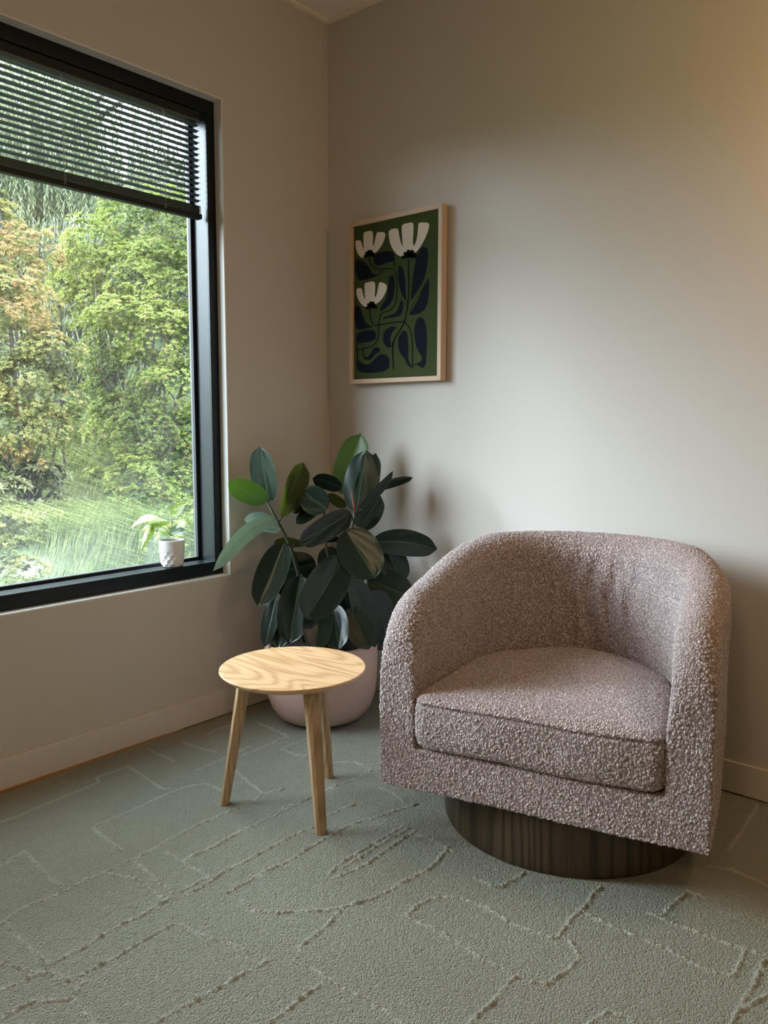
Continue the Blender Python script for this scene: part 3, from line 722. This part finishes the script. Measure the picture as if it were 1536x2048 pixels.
for k in range(3):
    fx, fy = [(.578, -1.040), (.908, -.976), (.683, -.716)][k]
    out = Vector((fx-TC[0], fy-TC[1], 0)).normalized(); side = Vector((-out.y, out.x, 0))
    a_ = out*.150
    cb.add([p+Vector((0, 0, z)) for z in (TZ-.040, TZ-.0195) for p in (side*-.02, a_-side*.02, a_+side*.02, side*.02)], [(0,3,2,1), (4,5,6,7), (0,1,5,4), (1,2,6,5), (2,3,7,6), (3,0,4,7)])
cb.build('crossbar', M['oak_leg'], tb, bevel=.002)

# ------------------------------------------------------------------ armchair
FL = np.array([1.05015, -.903265, 0]); CU = np.array([.971907, .235364, 0]); CN = np.array([-.235364, .971907, 0])
ang = math.atan2(CU[1], CU[0]); CW = .813; CD = .765
cc = FL + CU*CW/2 + CN*.38
ch = empty('armchair', (cc[0], cc[1], 0), ang); tag(ch, 'mauve boucle tub armchair on a round dark wood plinth', 'armchair')
# chair-local coordinates: x across (0 = middle), y backwards (front at -.38), z up
HW = CW/2
def u_outer(s):
    """s 0..1 from the left front corner round the back to the right front corner -> point, outward normal"""
    R = HW-.004; yb_ = CD-.38-R; Ls = yb_+.38; La = PI*R; T_ = 2*Ls+La; d = s*T_
    if d < Ls: return np.array([-R-.003, -.38+d]), np.array([-1., 0])
    if d > Ls+La: return np.array([R+.003, yb_-(d-Ls-La)]), np.array([1., 0])
    a = (d-Ls)/R; n_ = np.array([-math.cos(a), math.sin(a)])
    return np.array([0, yb_])+n_*R + np.array([n_[0]*.003, 0]), n_
def top_z(y):
    d = y+.38
    base = .632 + .135*min(1, max(0, (d-.03)/.55))**.85 if d > .03 else .632
    base = min(base, .768)
    if d < .13: base -= .125*(1-math.sqrt(max(0, 1-(1-d/.13)**2)))
    return base
def shell():
    ns = 150; sec = 22; V = []; 
    for i in range(ns+1):
        s = i/ns; p, n_ = u_outer(s)
        y = p[1]; back = max(0, min(1, (y+.38)/.62)); zt_ = top_z(y); th = .098 + .045*back**1.3
        if i in (0, ns): pass
        prof = []
        rt = th/2
        # outer wall up, rounded crest, inner wall down (inner wall leans back a little)
        prof.append((0, .162)); prof.append((0, .30)); prof.append((0.001, zt_-rt*1.5))
        for k in range(1, 12):
            a = PI*k/12; prof.append((rt-rt*math.cos(a), zt_-rt*1.15+rt*1.15*math.sin(a)))
        lean = .02*back
        prof.append((th-.001, zt_-rt*1.6)); prof.append((th+lean*.6, .45)); prof.append((th+lean, .33)); prof.append((th+lean, .20)); prof.append((th, .162))
        for w_, z in prof: q_ = p-n_*w_; V.append((q_[0], q_[1], z))
    m = len(V)//(ns+1)
    F_ = [(i*m+k, i*m+(k+1) % m, (i+1)*m+(k+1) % m, (i+1)*m+k) for i in range(ns) for k in range(m)]
    F_.append(tuple(range(m))); F_.append(tuple(ns*m+k for k in range(m-1, -1, -1)))
    return V, F_
def outline(off=0., n=160): return [tuple(u_outer(i/n)[0]-u_outer(i/n)[1]*off) for i in range(n+1)]
def prism(poly, za, zb):
    n = len(poly); V = [(x, y, za) for x, y in poly]+[(x, y, zb) for x, y in poly]
    return V, [tuple(range(n-1, -1, -1)), tuple(range(n, 2*n))]+[(i, (i+1) % n, n+(i+1) % n, n+i) for i in range(n)]
def remeshed(mb, name, voxel, smooth_it, fac=.6):
    """merge solids into one skin and relax its edges"""
    me = pymesh(name+'_src', mb.v, mb.f)
    bm = bmesh.new(); bm.from_mesh(me); bmesh.ops.recalc_face_normals(bm, faces=bm.faces); bm.to_mesh(me); bm.free()
    o = bpy.data.objects.new('tmp', me); COL.objects.link(o)
    r = o.modifiers.new('r', 'REMESH'); r.mode = 'VOXEL'; r.voxel_size = voxel
    if smooth_it: s_ = o.modifiers.new('s', 'SMOOTH'); s_.iterations = smooth_it; s_.factor = fac
    dg = bpy.context.evaluated_depsgraph_get(); out = bpy.data.meshes.new_from_object(o.evaluated_get(dg)); out.name = name
    bpy.data.objects.remove(o); bpy.data.meshes.remove(me)
    return out
VOX = .0038
mb = MB(); mb.add(*shell()); mb.add(*prism(outline(.002), .160, .271))
# rounded fillers where arm meets rail
body = remeshed(mb, 'upholstered_shell', VOX, 14)
co = np.empty(len(body.vertices)*3, dtype=np.float32); body.vertices.foreach_get('co', co); co = co.reshape(-1, 3)
# soft pull creases down the inside of the back, and the gentle slack of the cloth
x, y, z = co[:, 0], co[:, 1], co[:, 2]
inner = np.clip((.30-np.hypot(x, y-.0))/.05+.6, 0, 1)*(z > .36)*(y > .05)
cr = np.exp(-((z-.56)/.11)**2)*inner*np.exp(-((x-.02)/.13)**2)
co[:, 1] += cr*(.0065*np.sin(x*95+2.2*np.sin(z*14)) + .002*np.sin(x*190+z*20))
co[:, 0] += .0015*np.sin(z*23+y*11); co[:, 1] += .0015*np.sin(z*17+x*13)
body.vertices.foreach_set('co', co.ravel()); body.update()
sb = link('upholstered_shell', body, M['boucle'], ch)
# seat cushion
ce = []
ci = .100
for i in range(181):
    s = i/180; p, n_ = u_outer(s); back = max(0, min(1, (p[1]+.38)/.62)); q_ = p-n_*(.0935+.045*back**1.3+.02*back+.002)
    ce.append((q_[0], q_[1]))
ce = [(x_, y_) for x_, y_ in ce if y_ > -.36]
fy = -.392
ce = [(ce[0][0], fy+.03), *ce, (ce[-1][0], fy+.03)]
ce += [(ce[-1][0]-.012, fy+.006)] + [(ce[0][0]+.03+(ce[-1][0]-ce[0][0]-.06)*(1-k/14), fy-.006*math.sin(PI*k/14)) for k in range(15)] + [(ce[0][0]+.012, fy+.006)]
def cushion():
    n = len(ce); cx_ = sum(p[0] for p in ce)/n; cy_ = sum(p[1] for p in ce)/n
    V = []; rings = []
    def add(scale, z): rings.append([(cx_+(x_-cx_)*scale, cy_+(y_-cy_)*scale, z) for x_, y_ in ce])
    add(.02, .275); add(.5, .275); add(.90, .275); add(.955, .278); add(.985, .289); add(1.0, .310); add(1.004, .355); add(1.0, .392); add(.988, .408); add(.965, .417)
    for k, (s_, dz) in enumerate(((.93, .421), (.85, .427), (.7, .433), (.5, .437), (.3, .439), (.02, .440))): add(s_, dz)
    for r_ in rings: V += r_
    F_ = [(i*n+k, i*n+(k+1) % n, (i+1)*n+(k+1) % n, (i+1)*n+k) for i in range(len(rings)-1) for k in range(n)]
    F_ += [tuple(range(n-1, -1, -1)), tuple((len(rings)-1)*n+k for k in range(n))]
    return V, F_
mb = MB(); mb.add(*cushion())
cm = remeshed(mb, 'seat_cushion', VOX*.95, 4)
co = np.empty(len(cm.vertices)*3, dtype=np.float32); cm.vertices.foreach_get('co', co); co = co.reshape(-1, 3)
fr_ = (co[:, 1] < -.30)
seamz = .4045
co[:, 1] += fr_*(-.0035*np.exp(-((co[:, 2]-seamz)/.0042)**2) + .0065*np.exp(-((co[:, 2]-seamz+.009)/.0038)**2))
co[:, 1] += fr_*.0025*np.sin(co[:, 0]*24+1)*np.sin((co[:, 2]-.28)*22)
co[:, 2] += .002*np.sin(co[:, 0]*17+co[:, 1]*9)
cm.vertices.foreach_set('co', co.ravel()); cm.update()
link('seat_cushion', cm, M['boucle'], ch)
pb = MB().lathe([(.0005, 0), (.338, 0), (.340, .001), (.3445, .012), (.345, .02), (.345, .162), (.0005, .162)], n=160)
o = pb.build('plinth', M['plinth'], ch, smooth=True); m = o.modifiers.new('e', 'EDGE_SPLIT'); m.split_angle = .5
o.location = (.0, .0, 0); o['label'] = 'round dark wood plinth base'

# ------------------------------------------------------------------ the bank of shrubs outside
VD = np.array([-.866, .5]); VS = np.array([.5, .866])     # away through the window / across
def ground_z(p):
    t_ = (p[..., 0]-CAM[0])*VD[0]+(p[..., 1]-CAM[1])*VD[1]; s_ = (p[..., 0]-CAM[0])*VS[0]+(p[..., 1]-CAM[1])*VS[1]
    z_ = np.interp(t_, [0, 3.0, 4.3, 5, 6, 7, 7.6, 8.4, 9.2, 10, 12, 16, 24], [-.5, -.1, .10, .15, .20, .25, .32, .62, 1.02, 1.5, 2.8, 4.1, 4.8])
    return z_ + .06*np.sin(1.7*p[..., 0]+.4)*np.cos(1.3*p[..., 1]) - .10*np.clip(s_-1.5, 0, 2)*.3
gxs = np.linspace(-24, -.35, 110); gys = np.linspace(-14, 22, 130); gx, gy = np.meshgrid(gxs, gys)
gp = np.stack([gx, gy], -1); gz = ground_z(gp)
idx = np.arange(gx.size).reshape(gx.shape)
me = npmesh('hillside', np.stack([gx.ravel(), gy.ravel(), gz.ravel()], 1), np.stack([idx[:-1, :-1].ravel(), idx[:-1, 1:].ravel(), idx[1:, 1:].ravel(), idx[1:, :-1].ravel()], 1))
t = NT('hillside_earth'); nz = t.noise(t.coord(), 2.5, 5).outputs[0]
hm = t.done(t.bsdf(t.ramp(nz, [(.3, (.05, .045, .03)), (.6, (.075, .10, .04))]), .95, nz, .5, .05))
o = link('hillside', me, hm); tag(o, kind='structure'); o['label'] = 'earth bank rising beyond the window'; 

def frames(nrm, g):
    nrm = nrm/np.linalg.norm(nrm, axis=1, keepdims=True)
    a = np.cross(nrm, np.array([.3, .2, .93])); a /= np.linalg.norm(a, axis=1, keepdims=True)+1e-9
    return nrm, a, np.cross(nrm, a)
def whorls(C, N, tone, size, per=8, g=rng, spread=.9, wr=.34):
    """a rosette of pointed leaves at each C facing N; every leaf is a folded four-sided blade"""
    n_, a, b = frames(N, g); K = len(C)
    Vs = []; tn = []
    ph = g.random(K)*2*PI
    for j in range(per):
        th = ph+2*PI*j/per+g.normal(0, .2, K)
        sp = spread*(.55+.6*g.random(K))
        d = n_*(1/(1+sp))[:, None]+(a*np.cos(th)[:, None]+b*np.sin(th)[:, None])*sp[:, None]
        d /= np.linalg.norm(d, axis=1, keepdims=True)
        L = size*(.7+.6*g.random(K)); s_ = np.cross(d, n_); s_ /= np.linalg.norm(s_, axis=1, keepdims=True)+1e-9
        up = np.cross(s_, d)
        p0 = C; p2 = C+d*L[:, None]-np.array([0, 0, 1])*(L*.12)[:, None]; mid = C+d*(L*.55)[:, None]
        w_ = (L*wr/2)[:, None]
        Vs.append(np.stack([p0, mid+s_*w_+up*w_*.3, p2, mid-s_*w_+up*w_*.3], 1)); tn.append(tone+g.normal(0, .06, K))
    V = np.concatenate(Vs).reshape(-1, 3); n4 = len(V)//4
    Q = np.arange(n4*4).reshape(n4, 4)
    return V, Q, np.clip(np.concatenate(tn), 0, 1)
def foliage_obj(name, V, Q, tn, mat, parent, org):
    me = npmesh(name, V-np.array(org), Q, tn); return link(name, me, mat, parent, smooth=False)
FOOT = [(*at(-10, 1100, 4.4)[:2], .42, 0.), (*at(-10, 1100, 4.9)[:2], .34, 0.), (*at(330, 1080, 6.0)[:2], .22, 0.)]
def shrub(name, label, cat, lobes, mat, size, dens, tonef, seed, trunk=True, group=None, per=8, spread=.9, jit=.12, shrink=.88, wr=.34, puff=20, psize=.085):
    """lobes: (px, py, dist, radius_m) leafy heads of one shrub"""
    g = np.random.default_rng(seed)
    Cs = []; Ns = []; To = []
    L3 = [(at(px, py, d+g.normal(0, jit)), r*shrink) for px, py, d, r in lobes]
    for c_, r_ in L3: FOOT.append((c_[0], c_[1], r_, c_[2]-r_))
    for (c, r) in L3:
        for layer, (rf, dn) in enumerate(((1.0, 1.0), (.80, .6))):
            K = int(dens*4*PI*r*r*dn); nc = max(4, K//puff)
            cv = g.normal(size=(nc, 3)); cv /= np.linalg.norm(cv, axis=1, keepdims=True)
            bump = 1+.16*np.sin(cv[:, 0]*5+c[0]*7)*np.sin(cv[:, 1]*6+c[1]*5)+.14*np.sin(cv[:, 2]*7+c[2]*9)+g.normal(0, .07, nc)
            cc_ = cv*(r*rf*bump)[:, None]*np.array([1, 1, .92]); pr_ = psize*g.uniform(.6, 1.3, nc)
            ci_ = g.integers(0, nc, K); hv = g.normal(size=(K, 3)); hv /= np.linalg.norm(hv, axis=1, keepdims=True)
            hv += cv[ci_]*.8+np.array([0, 0, .5]); hv /= np.linalg.norm(hv, axis=1, keepdims=True)
            pts = c+cc_[ci_]+hv*pr_[ci_][:, None]; v = cv[ci_]*.45+hv*.55; v /= np.linalg.norm(v, axis=1, keepdims=True)
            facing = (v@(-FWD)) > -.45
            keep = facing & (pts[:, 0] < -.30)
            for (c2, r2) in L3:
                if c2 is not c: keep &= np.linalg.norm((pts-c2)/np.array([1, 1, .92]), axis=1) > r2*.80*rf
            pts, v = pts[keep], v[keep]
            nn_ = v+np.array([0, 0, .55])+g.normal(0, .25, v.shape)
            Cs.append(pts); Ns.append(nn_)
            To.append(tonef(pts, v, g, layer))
    C, N, T_ = np.concatenate(Cs), np.concatenate(Ns), np.concatenate(To)
    low = min(L3, key=lambda k: k[0][2]-k[1])[0]; mc = np.mean([k[0] for k in L3], axis=0)
    org = np.array([mc[0], mc[1], float(ground_z(np.array([[mc[0], mc[1]]]))[0])])
    root = empty(name, org); tag(root, label, cat, group)
    V, Q, tn = whorls(C, N, T_, size, per, g, spread, wr)
    foliage_obj('foliage', V, Q, tn, mat, root, org)
    if trunk:
        mb = MB()
        for (c, r) in L3:
            q1 = (org*.5+c*.5)+np.array([g.normal(0, .1), g.normal(0, .1), -.1])
            mb.tube(rel([org, q1, c], org), [.022, .013, .005], 6)
            for _ in range(5):
                e = g.normal(size=3); e /= np.linalg.norm(e); mb.tube(rel([c-e*0, c+e*r*.8], org), [.007, .003], 5)
        mb.build('branches', M['bark'], root, smooth=True)
    return root
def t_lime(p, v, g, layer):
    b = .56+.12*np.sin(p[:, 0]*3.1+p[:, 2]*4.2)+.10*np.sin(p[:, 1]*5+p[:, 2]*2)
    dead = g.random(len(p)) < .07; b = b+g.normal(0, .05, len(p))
    b = np.where(dead, .95, b); return b*.55 if layer else b  # inner leaves get a darker tone, painting in the shade of the crown
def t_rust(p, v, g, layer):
    b = .58+.20*np.sin(p[:, 0]*4+p[:, 2]*5)+.12*np.sin(p[:, 2]*9+p[:, 1]*4)+g.normal(0, .10, len(p)); return b*.5 if layer else b  # inner layer darkened too, shade put into the tone
def t_mute(p, v, g, layer): return (.68+g.normal(0, .16, len(p)))*(1 if not layer else .6)  # same painted shade on the inner leaves

shrub('lime_shrub', 'tall lime green leafy shrub filling the right half of the window view', 'shrub', [
 (330,470,8.4,.44),(265,455,8.5,.36),(380,450,8.6,.34),(185,500,8.2,.30),(235,545,8.0,.34),(310,560,7.9,.40),(370,590,8.0,.38),(430,520,8.4,.5),(430,700,8.1,.5),
 (150,540,8.3,.20),(130,575,8.4,.14),(190,610,8.1,.27),(260,650,7.8,.34),(335,680,7.7,.36),(210,700,8.0,.30),(270,760,7.7,.34),(350,800,7.6,.36),(225,790,8.0,.24),
 (240,850,7.8,.28),(300,880,7.5,.34),(370,920,7.5,.32),(430,860,7.8,.5),(180,850,7.9,.20),(225,930,7.6,.20),(270,975,7.4,.24),(335,985,7.3,.26),(215,975,7.5,.14),(400,1010,7.5,.30),(255,1005,6.9,.16),(305,1030,6.7,.20),(365,1035,6.6,.22),(410,1060,6.4,.22),(340,1060,6.3,.12)],
 M['f_lime'], .030, 900, t_lime, 1, jit=.16, shrink=.90, wr=.28, puff=13, psize=.085)
shrub('rust_tipped_shrub', 'rust and yellow tipped shrub at the left edge of the window', 'shrub', [
 (15,540,6.6,.25),(75,510,6.7,.16),(40,480,6.8,.10),(20,610,6.5,.26),(-60,560,6.7,.34),(65,630,6.6,.18),(-60,700,6.6,.36),(30,700,6.4,.28),(105,720,6.4,.20),(135,745,6.4,.10),(60,780,6.3,.27),(120,800,6.4,.14),
 (-50,830,6.4,.34),(30,860,6.3,.24),(85,860,6.3,.17),(80,900,6.3,.13),(0,420,6.9,.10),(-40,450,6.8,.26)],
 M['f_rust'], .025, 1150, t_rust, 2, jit=.06, shrink=1.0, wr=.28, puff=12, psize=.06)
shrub('low_yellow_shrub', 'low yellow green shrub at the bottom left corner of the pane', 'shrub', [
 (8,1050,4.9,.13),(28,1095,4.8,.12),(35,1140,4.7,.11),(-50,1080,5.0,.24),(15,1175,4.7,.13),(62,1158,4.6,.07)], M['f_rust'], .026, 800, lambda p, v, g, l: t_rust(p, v, g, l)*.75, 3, trunk=False)
shrub('small_weed', 'small pale leafy weed behind the pothos pot', 'plant', [
 (372,1085,4.9,.075),(330,1108,4.9,.055),(310,1125,4.8,.045),(385,1110,4.8,.06)], M['f_lime'], .038, 420, lambda p, v, g, l: .50+g.normal(0, .08, len(p)), 4, trunk=False)
shrub('grey_scrub', 'tangled grey green scrub below the rust tipped shrub', 'shrub', [
 (20,945,6.6,.20),(80,965,6.6,.17),(10,1010,6.3,.22),(75,1020,6.2,.18),(128,1020,6.3,.10),(-60,980,6.5,.36),(50,1075,5.9,.16),(110,1065,5.9,.11)], M['f_scrub'], .06, 300, t_mute, 5, per=7, spread=1.6)

def weeping(name, label, pxr, pyr, dist, n, seed, drop=(.9, 2.2), tone=.5):
    g = np.random.default_rng(seed)
    org0 = at((pxr[0]+pxr[1])/2, 800, dist[1]); org = np.array([org0[0], org0[1], float(ground_z(np.array([[org0[0], org0[1]]]))[0])])
    root = empty(name, org); tag(root, label, 'tree')
    Vs = []; tn = []
    mb = MB(); nb = 0
    for k in range(n):
        px = g.uniform(*pxr); py = g.uniform(*pyr); d = g.uniform(*dist)
        # the sky opens between the crowns high on the right
        if 190 < px < 400 and py < 290 and g.random() < .92: continue
        p = at(px, py, d); Ls = g.uniform(*drop); m = int(Ls/.045)
        z = np.linspace(0, Ls, m); sx = g.normal(0, .05)+.05*np.sin(z*3+g.random()*6); sy = .04*np.sin(z*2.4+g.random()*6)
        c = np.stack([p[0]+sx, p[1]+sy, p[2]-z], 1)
        gzv = ground_z(c[:, :2]); c = c[c[:, 2] > gzv+.05]
        if len(c) < 3: continue
        th = g.random(len(c))*2*PI
        dd = np.stack([np.cos(th)*.55, np.sin(th)*.55, -np.ones(len(c))], 1); dd /= np.linalg.norm(dd, axis=1, keepdims=True)
        L = g.uniform(.07, .13, len(c))[:, None]; s_ = np.cross(dd, FWD[None, :]+g.normal(0, .5, dd.shape)); s_ /= np.linalg.norm(s_, axis=1, keepdims=True)
        w_ = .0110
        Vs.append(np.stack([c, c+dd*L*.5+s_*w_, c+dd*L, c+dd*L*.5-s_*w_], 1)); tn.append(np.full(len(c), tone+g.normal(0, .15))+g.normal(0, .08, len(c)))
        if nb < 160 and g.random() < .2: nb += 1; mb.tube(rel([tuple(c[0]), tuple(c[len(c)//2]), tuple(c[-1])], org), [.006, .004, .002], 4)
    V = np.concatenate(Vs).reshape(-1, 3); Q = np.arange(len(V)).reshape(-1, 4)
    foliage_obj('foliage', V, Q, np.clip(np.concatenate(tn), 0, 1), M['f_grey'], root, org)
    topc = at((pxr[0]+pxr[1])/2, pyr[0]+200, sum(dist)/2)
    mb.tube(rel([org, (org+topc)/2+np.array([.2, .1, 0]), topc], org), [.16, .12, .06], 8)
    for k in range(9):
        e = at(g.uniform(*pxr), g.uniform(pyr[0]+60, pyr[1]-40), g.uniform(*dist)); s0 = org+(topc-org)*g.uniform(.4, 1)
        mb.tube(rel([s0, (s0+e)/2+np.array([0, 0, .25]), e], org), [.045, .028, .010], 6)
    mb.build('branches', M['bark'], root, smooth=True)
weeping('weeping_tree', 'tall grey green weeping tree hanging behind the shrubs', (-260, 520), (60, 640), (10.2, 12.8), 5200, 21)
weeping('weeping_tree', 'paler weeping foliage in the gully between rust and lime shrubs', (60, 240), (420, 760), (8.9, 9.8), 420, 22, (.7, 1.6), .36)
shrub('backdrop_bush', 'dark dense bush with shade in its leaf colour at the foot of the bank', 'bush', [
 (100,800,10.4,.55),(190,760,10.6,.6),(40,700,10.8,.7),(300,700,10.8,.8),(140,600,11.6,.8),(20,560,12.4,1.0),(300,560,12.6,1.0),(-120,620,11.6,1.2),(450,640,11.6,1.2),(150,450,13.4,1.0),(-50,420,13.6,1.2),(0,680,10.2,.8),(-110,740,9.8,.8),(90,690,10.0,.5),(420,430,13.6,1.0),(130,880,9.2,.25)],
 M['f_grey'], .13, 34, lambda p, v, g, l: .10+.1*g.random(len(p)), 8, trunk=False, puff=5, psize=.2)  # deep shade painted in through the very dark leaf tone

# grass over the gully
g = np.random.default_rng(33)
GN = 42000
td = 3.6+6.6*g.random(GN)**1.15; sd = g.uniform(-3.4, 3.0, GN)*(td/9)+(-.15)*(td)
gp2 = CAM[:2]+VD*td[:, None]+VS*(sd+.0)[:, None]; ok = gp2[:, 0] < -.75; gp2 = gp2[ok]
gz2 = ground_z(gp2); keep = np.ones(len(gp2), bool)
for fx_, fy_, fr_2, fz_ in FOOT: keep &= (np.hypot(gp2[:, 0]-fx_, gp2[:, 1]-fy_) > fr_2*.9) | (fz_ > gz2+.35)
gp2, gz2 = gp2[keep], gz2[keep]; K = len(gp2); base = np.concatenate([gp2, gz2[:, None]-.01], 1)
clump = np.sin(gp2[:, 0]*2.1)*np.cos(gp2[:, 1]*1.7+.5)
th = 1.25+clump*.7+g.normal(0, .32, K); Lg = g.uniform(.22, .46, K); ln = g.uniform(.55, 1.1, K)
dr = np.stack([np.cos(th), np.sin(th), np.zeros(K)], 1); wv = np.stack([-np.sin(th), np.cos(th), np.zeros(K)], 1)*.0030+RGT*.0016
p1 = base+dr*(Lg*ln*.35)[:, None]+np.array([0, 0, 1])*(Lg*.62)[:, None]; p2 = base+dr*(Lg*ln)[:, None]+np.array([0, 0, 1])*(Lg*(.78-.42*ln))[:, None]
V = np.stack([base-wv, base+wv, p1+wv*.8, p1-wv*.8, p2+wv*.15, p2-wv*.15], 1).reshape(-1, 3)
i6 = np.arange(K)[:, None]*6; Q = np.concatenate([i6+np.array([0, 1, 2, 3]), i6+np.array([3, 2, 4, 5])])
tg = np.clip(.52+.22*np.sin(gp2[:, 0]*1.3+gp2[:, 1])+g.normal(0, .16, K), 0, 1)
o = link('grass', npmesh('grass', V, Q, np.concatenate([tg, tg])), M['f_grass'], smooth=False)
tag(o, 'long green grass covering the bank between the shrubs', 'grass', kind='stuff')

# ------------------------------------------------------------------ light
def kelvinish(c): return c
wd = bpy.data.worlds.new('overcast_sky'); scene.world = wd; wd.use_nodes = True; nt = wd.node_tree; nt.nodes.clear()
bg = nt.nodes.new('ShaderNodeBackground'); ow = nt.nodes.new('ShaderNodeOutputWorld'); nt.links.new(bg.outputs[0], ow.inputs[0])
tc = nt.nodes.new('ShaderNodeTexCoord'); sp = nt.nodes.new('ShaderNodeSeparateXYZ'); nt.links.new(tc.outputs['Generated'], sp.inputs[0])
cr = nt.nodes.new('ShaderNodeValToRGB'); nt.links.new(sp.outputs[2], cr.inputs[0])
cr.color_ramp.elements[0].position = 0.0; cr.color_ramp.elements[0].color = (.44, .54, .64, 1)
cr.color_ramp.elements[1].position = .55; cr.color_ramp.elements[1].color = (.74, .87, 1.0, 1)
nt.links.new(cr.outputs[0], bg.inputs[0]); mr = nt.nodes.new('ShaderNodeMapRange'); nt.links.new(sp.outputs[2], mr.inputs[0])
for k_, v_ in ((1, .12), (2, .75), (3, 4.0), (4, 33.0)): mr.inputs[k_].default_value = v_
nt.links.new(mr.outputs[0], bg.inputs[1])

def lamp(name, typ, loc, energy, color, **kw):
    l = bpy.data.lights.new(name, typ); l.energy = energy; l.color = color
    for k, v in kw.items(): setattr(l, k, v)
    o = bpy.data.objects.new(name, l); COL.objects.link(o); o.location = loc; return o
sun = lamp('sky_glow_sun', 'SUN', (0, 0, 6), 35, (.79, .885, 1.0), angle=math.radians(46))
sun.rotation_euler = Vector((.60, .78, -.43)).to_track_quat('-Z', 'Y').to_euler()
po = lamp('window_portal', 'AREA', (-.17, (WY0+WY1)/2, (WZ0+WZ1)/2), 1, (1, 1, 1), shape='RECTANGLE', size=WY1-WY0, size_y=WZ1-WZ0)
po.rotation_euler = Vector((1, 0, 0)).to_track_quat('-Z', 'Y').to_euler(); po.data.cycles.is_portal = True
# warm lamps of the room: one wall lamp beyond the right edge, one ceiling fitting behind the camera
wl = lamp('wall_lamp_light', 'POINT', (2.32, -.38, 1.85), 13, (1.0, .58, .25), shadow_soft_size=.08)
cl = lamp('ceiling_light', 'AREA', (2.4, -4.2, 2.66), 27, (1.0, .68, .38), shape='DISK', size=.5)

scene.view_settings.view_transform = 'Standard'; scene.view_settings.look = 'None'; scene.view_settings.gamma = 1.0
scene.view_settings.use_curve_mapping = False; scene.view_settings.exposure = 0.0
scene.render.film_transparent = False
cy = scene.cycles
cy.use_denoising = True; cy.max_bounces = 8; cy.diffuse_bounces = 5; cy.glossy_bounces = 3; cy.transparent_max_bounces = 12; cy.transmission_bounces = 4
cy.sample_clamp_indirect = 6.0; cy.caustics_reflective = False; cy.caustics_refractive = False
try: cy.denoiser = 'OPENIMAGEDENOISE'; cy.denoising_input_passes = 'RGB_ALBEDO_NORMAL'
except Exception: pass
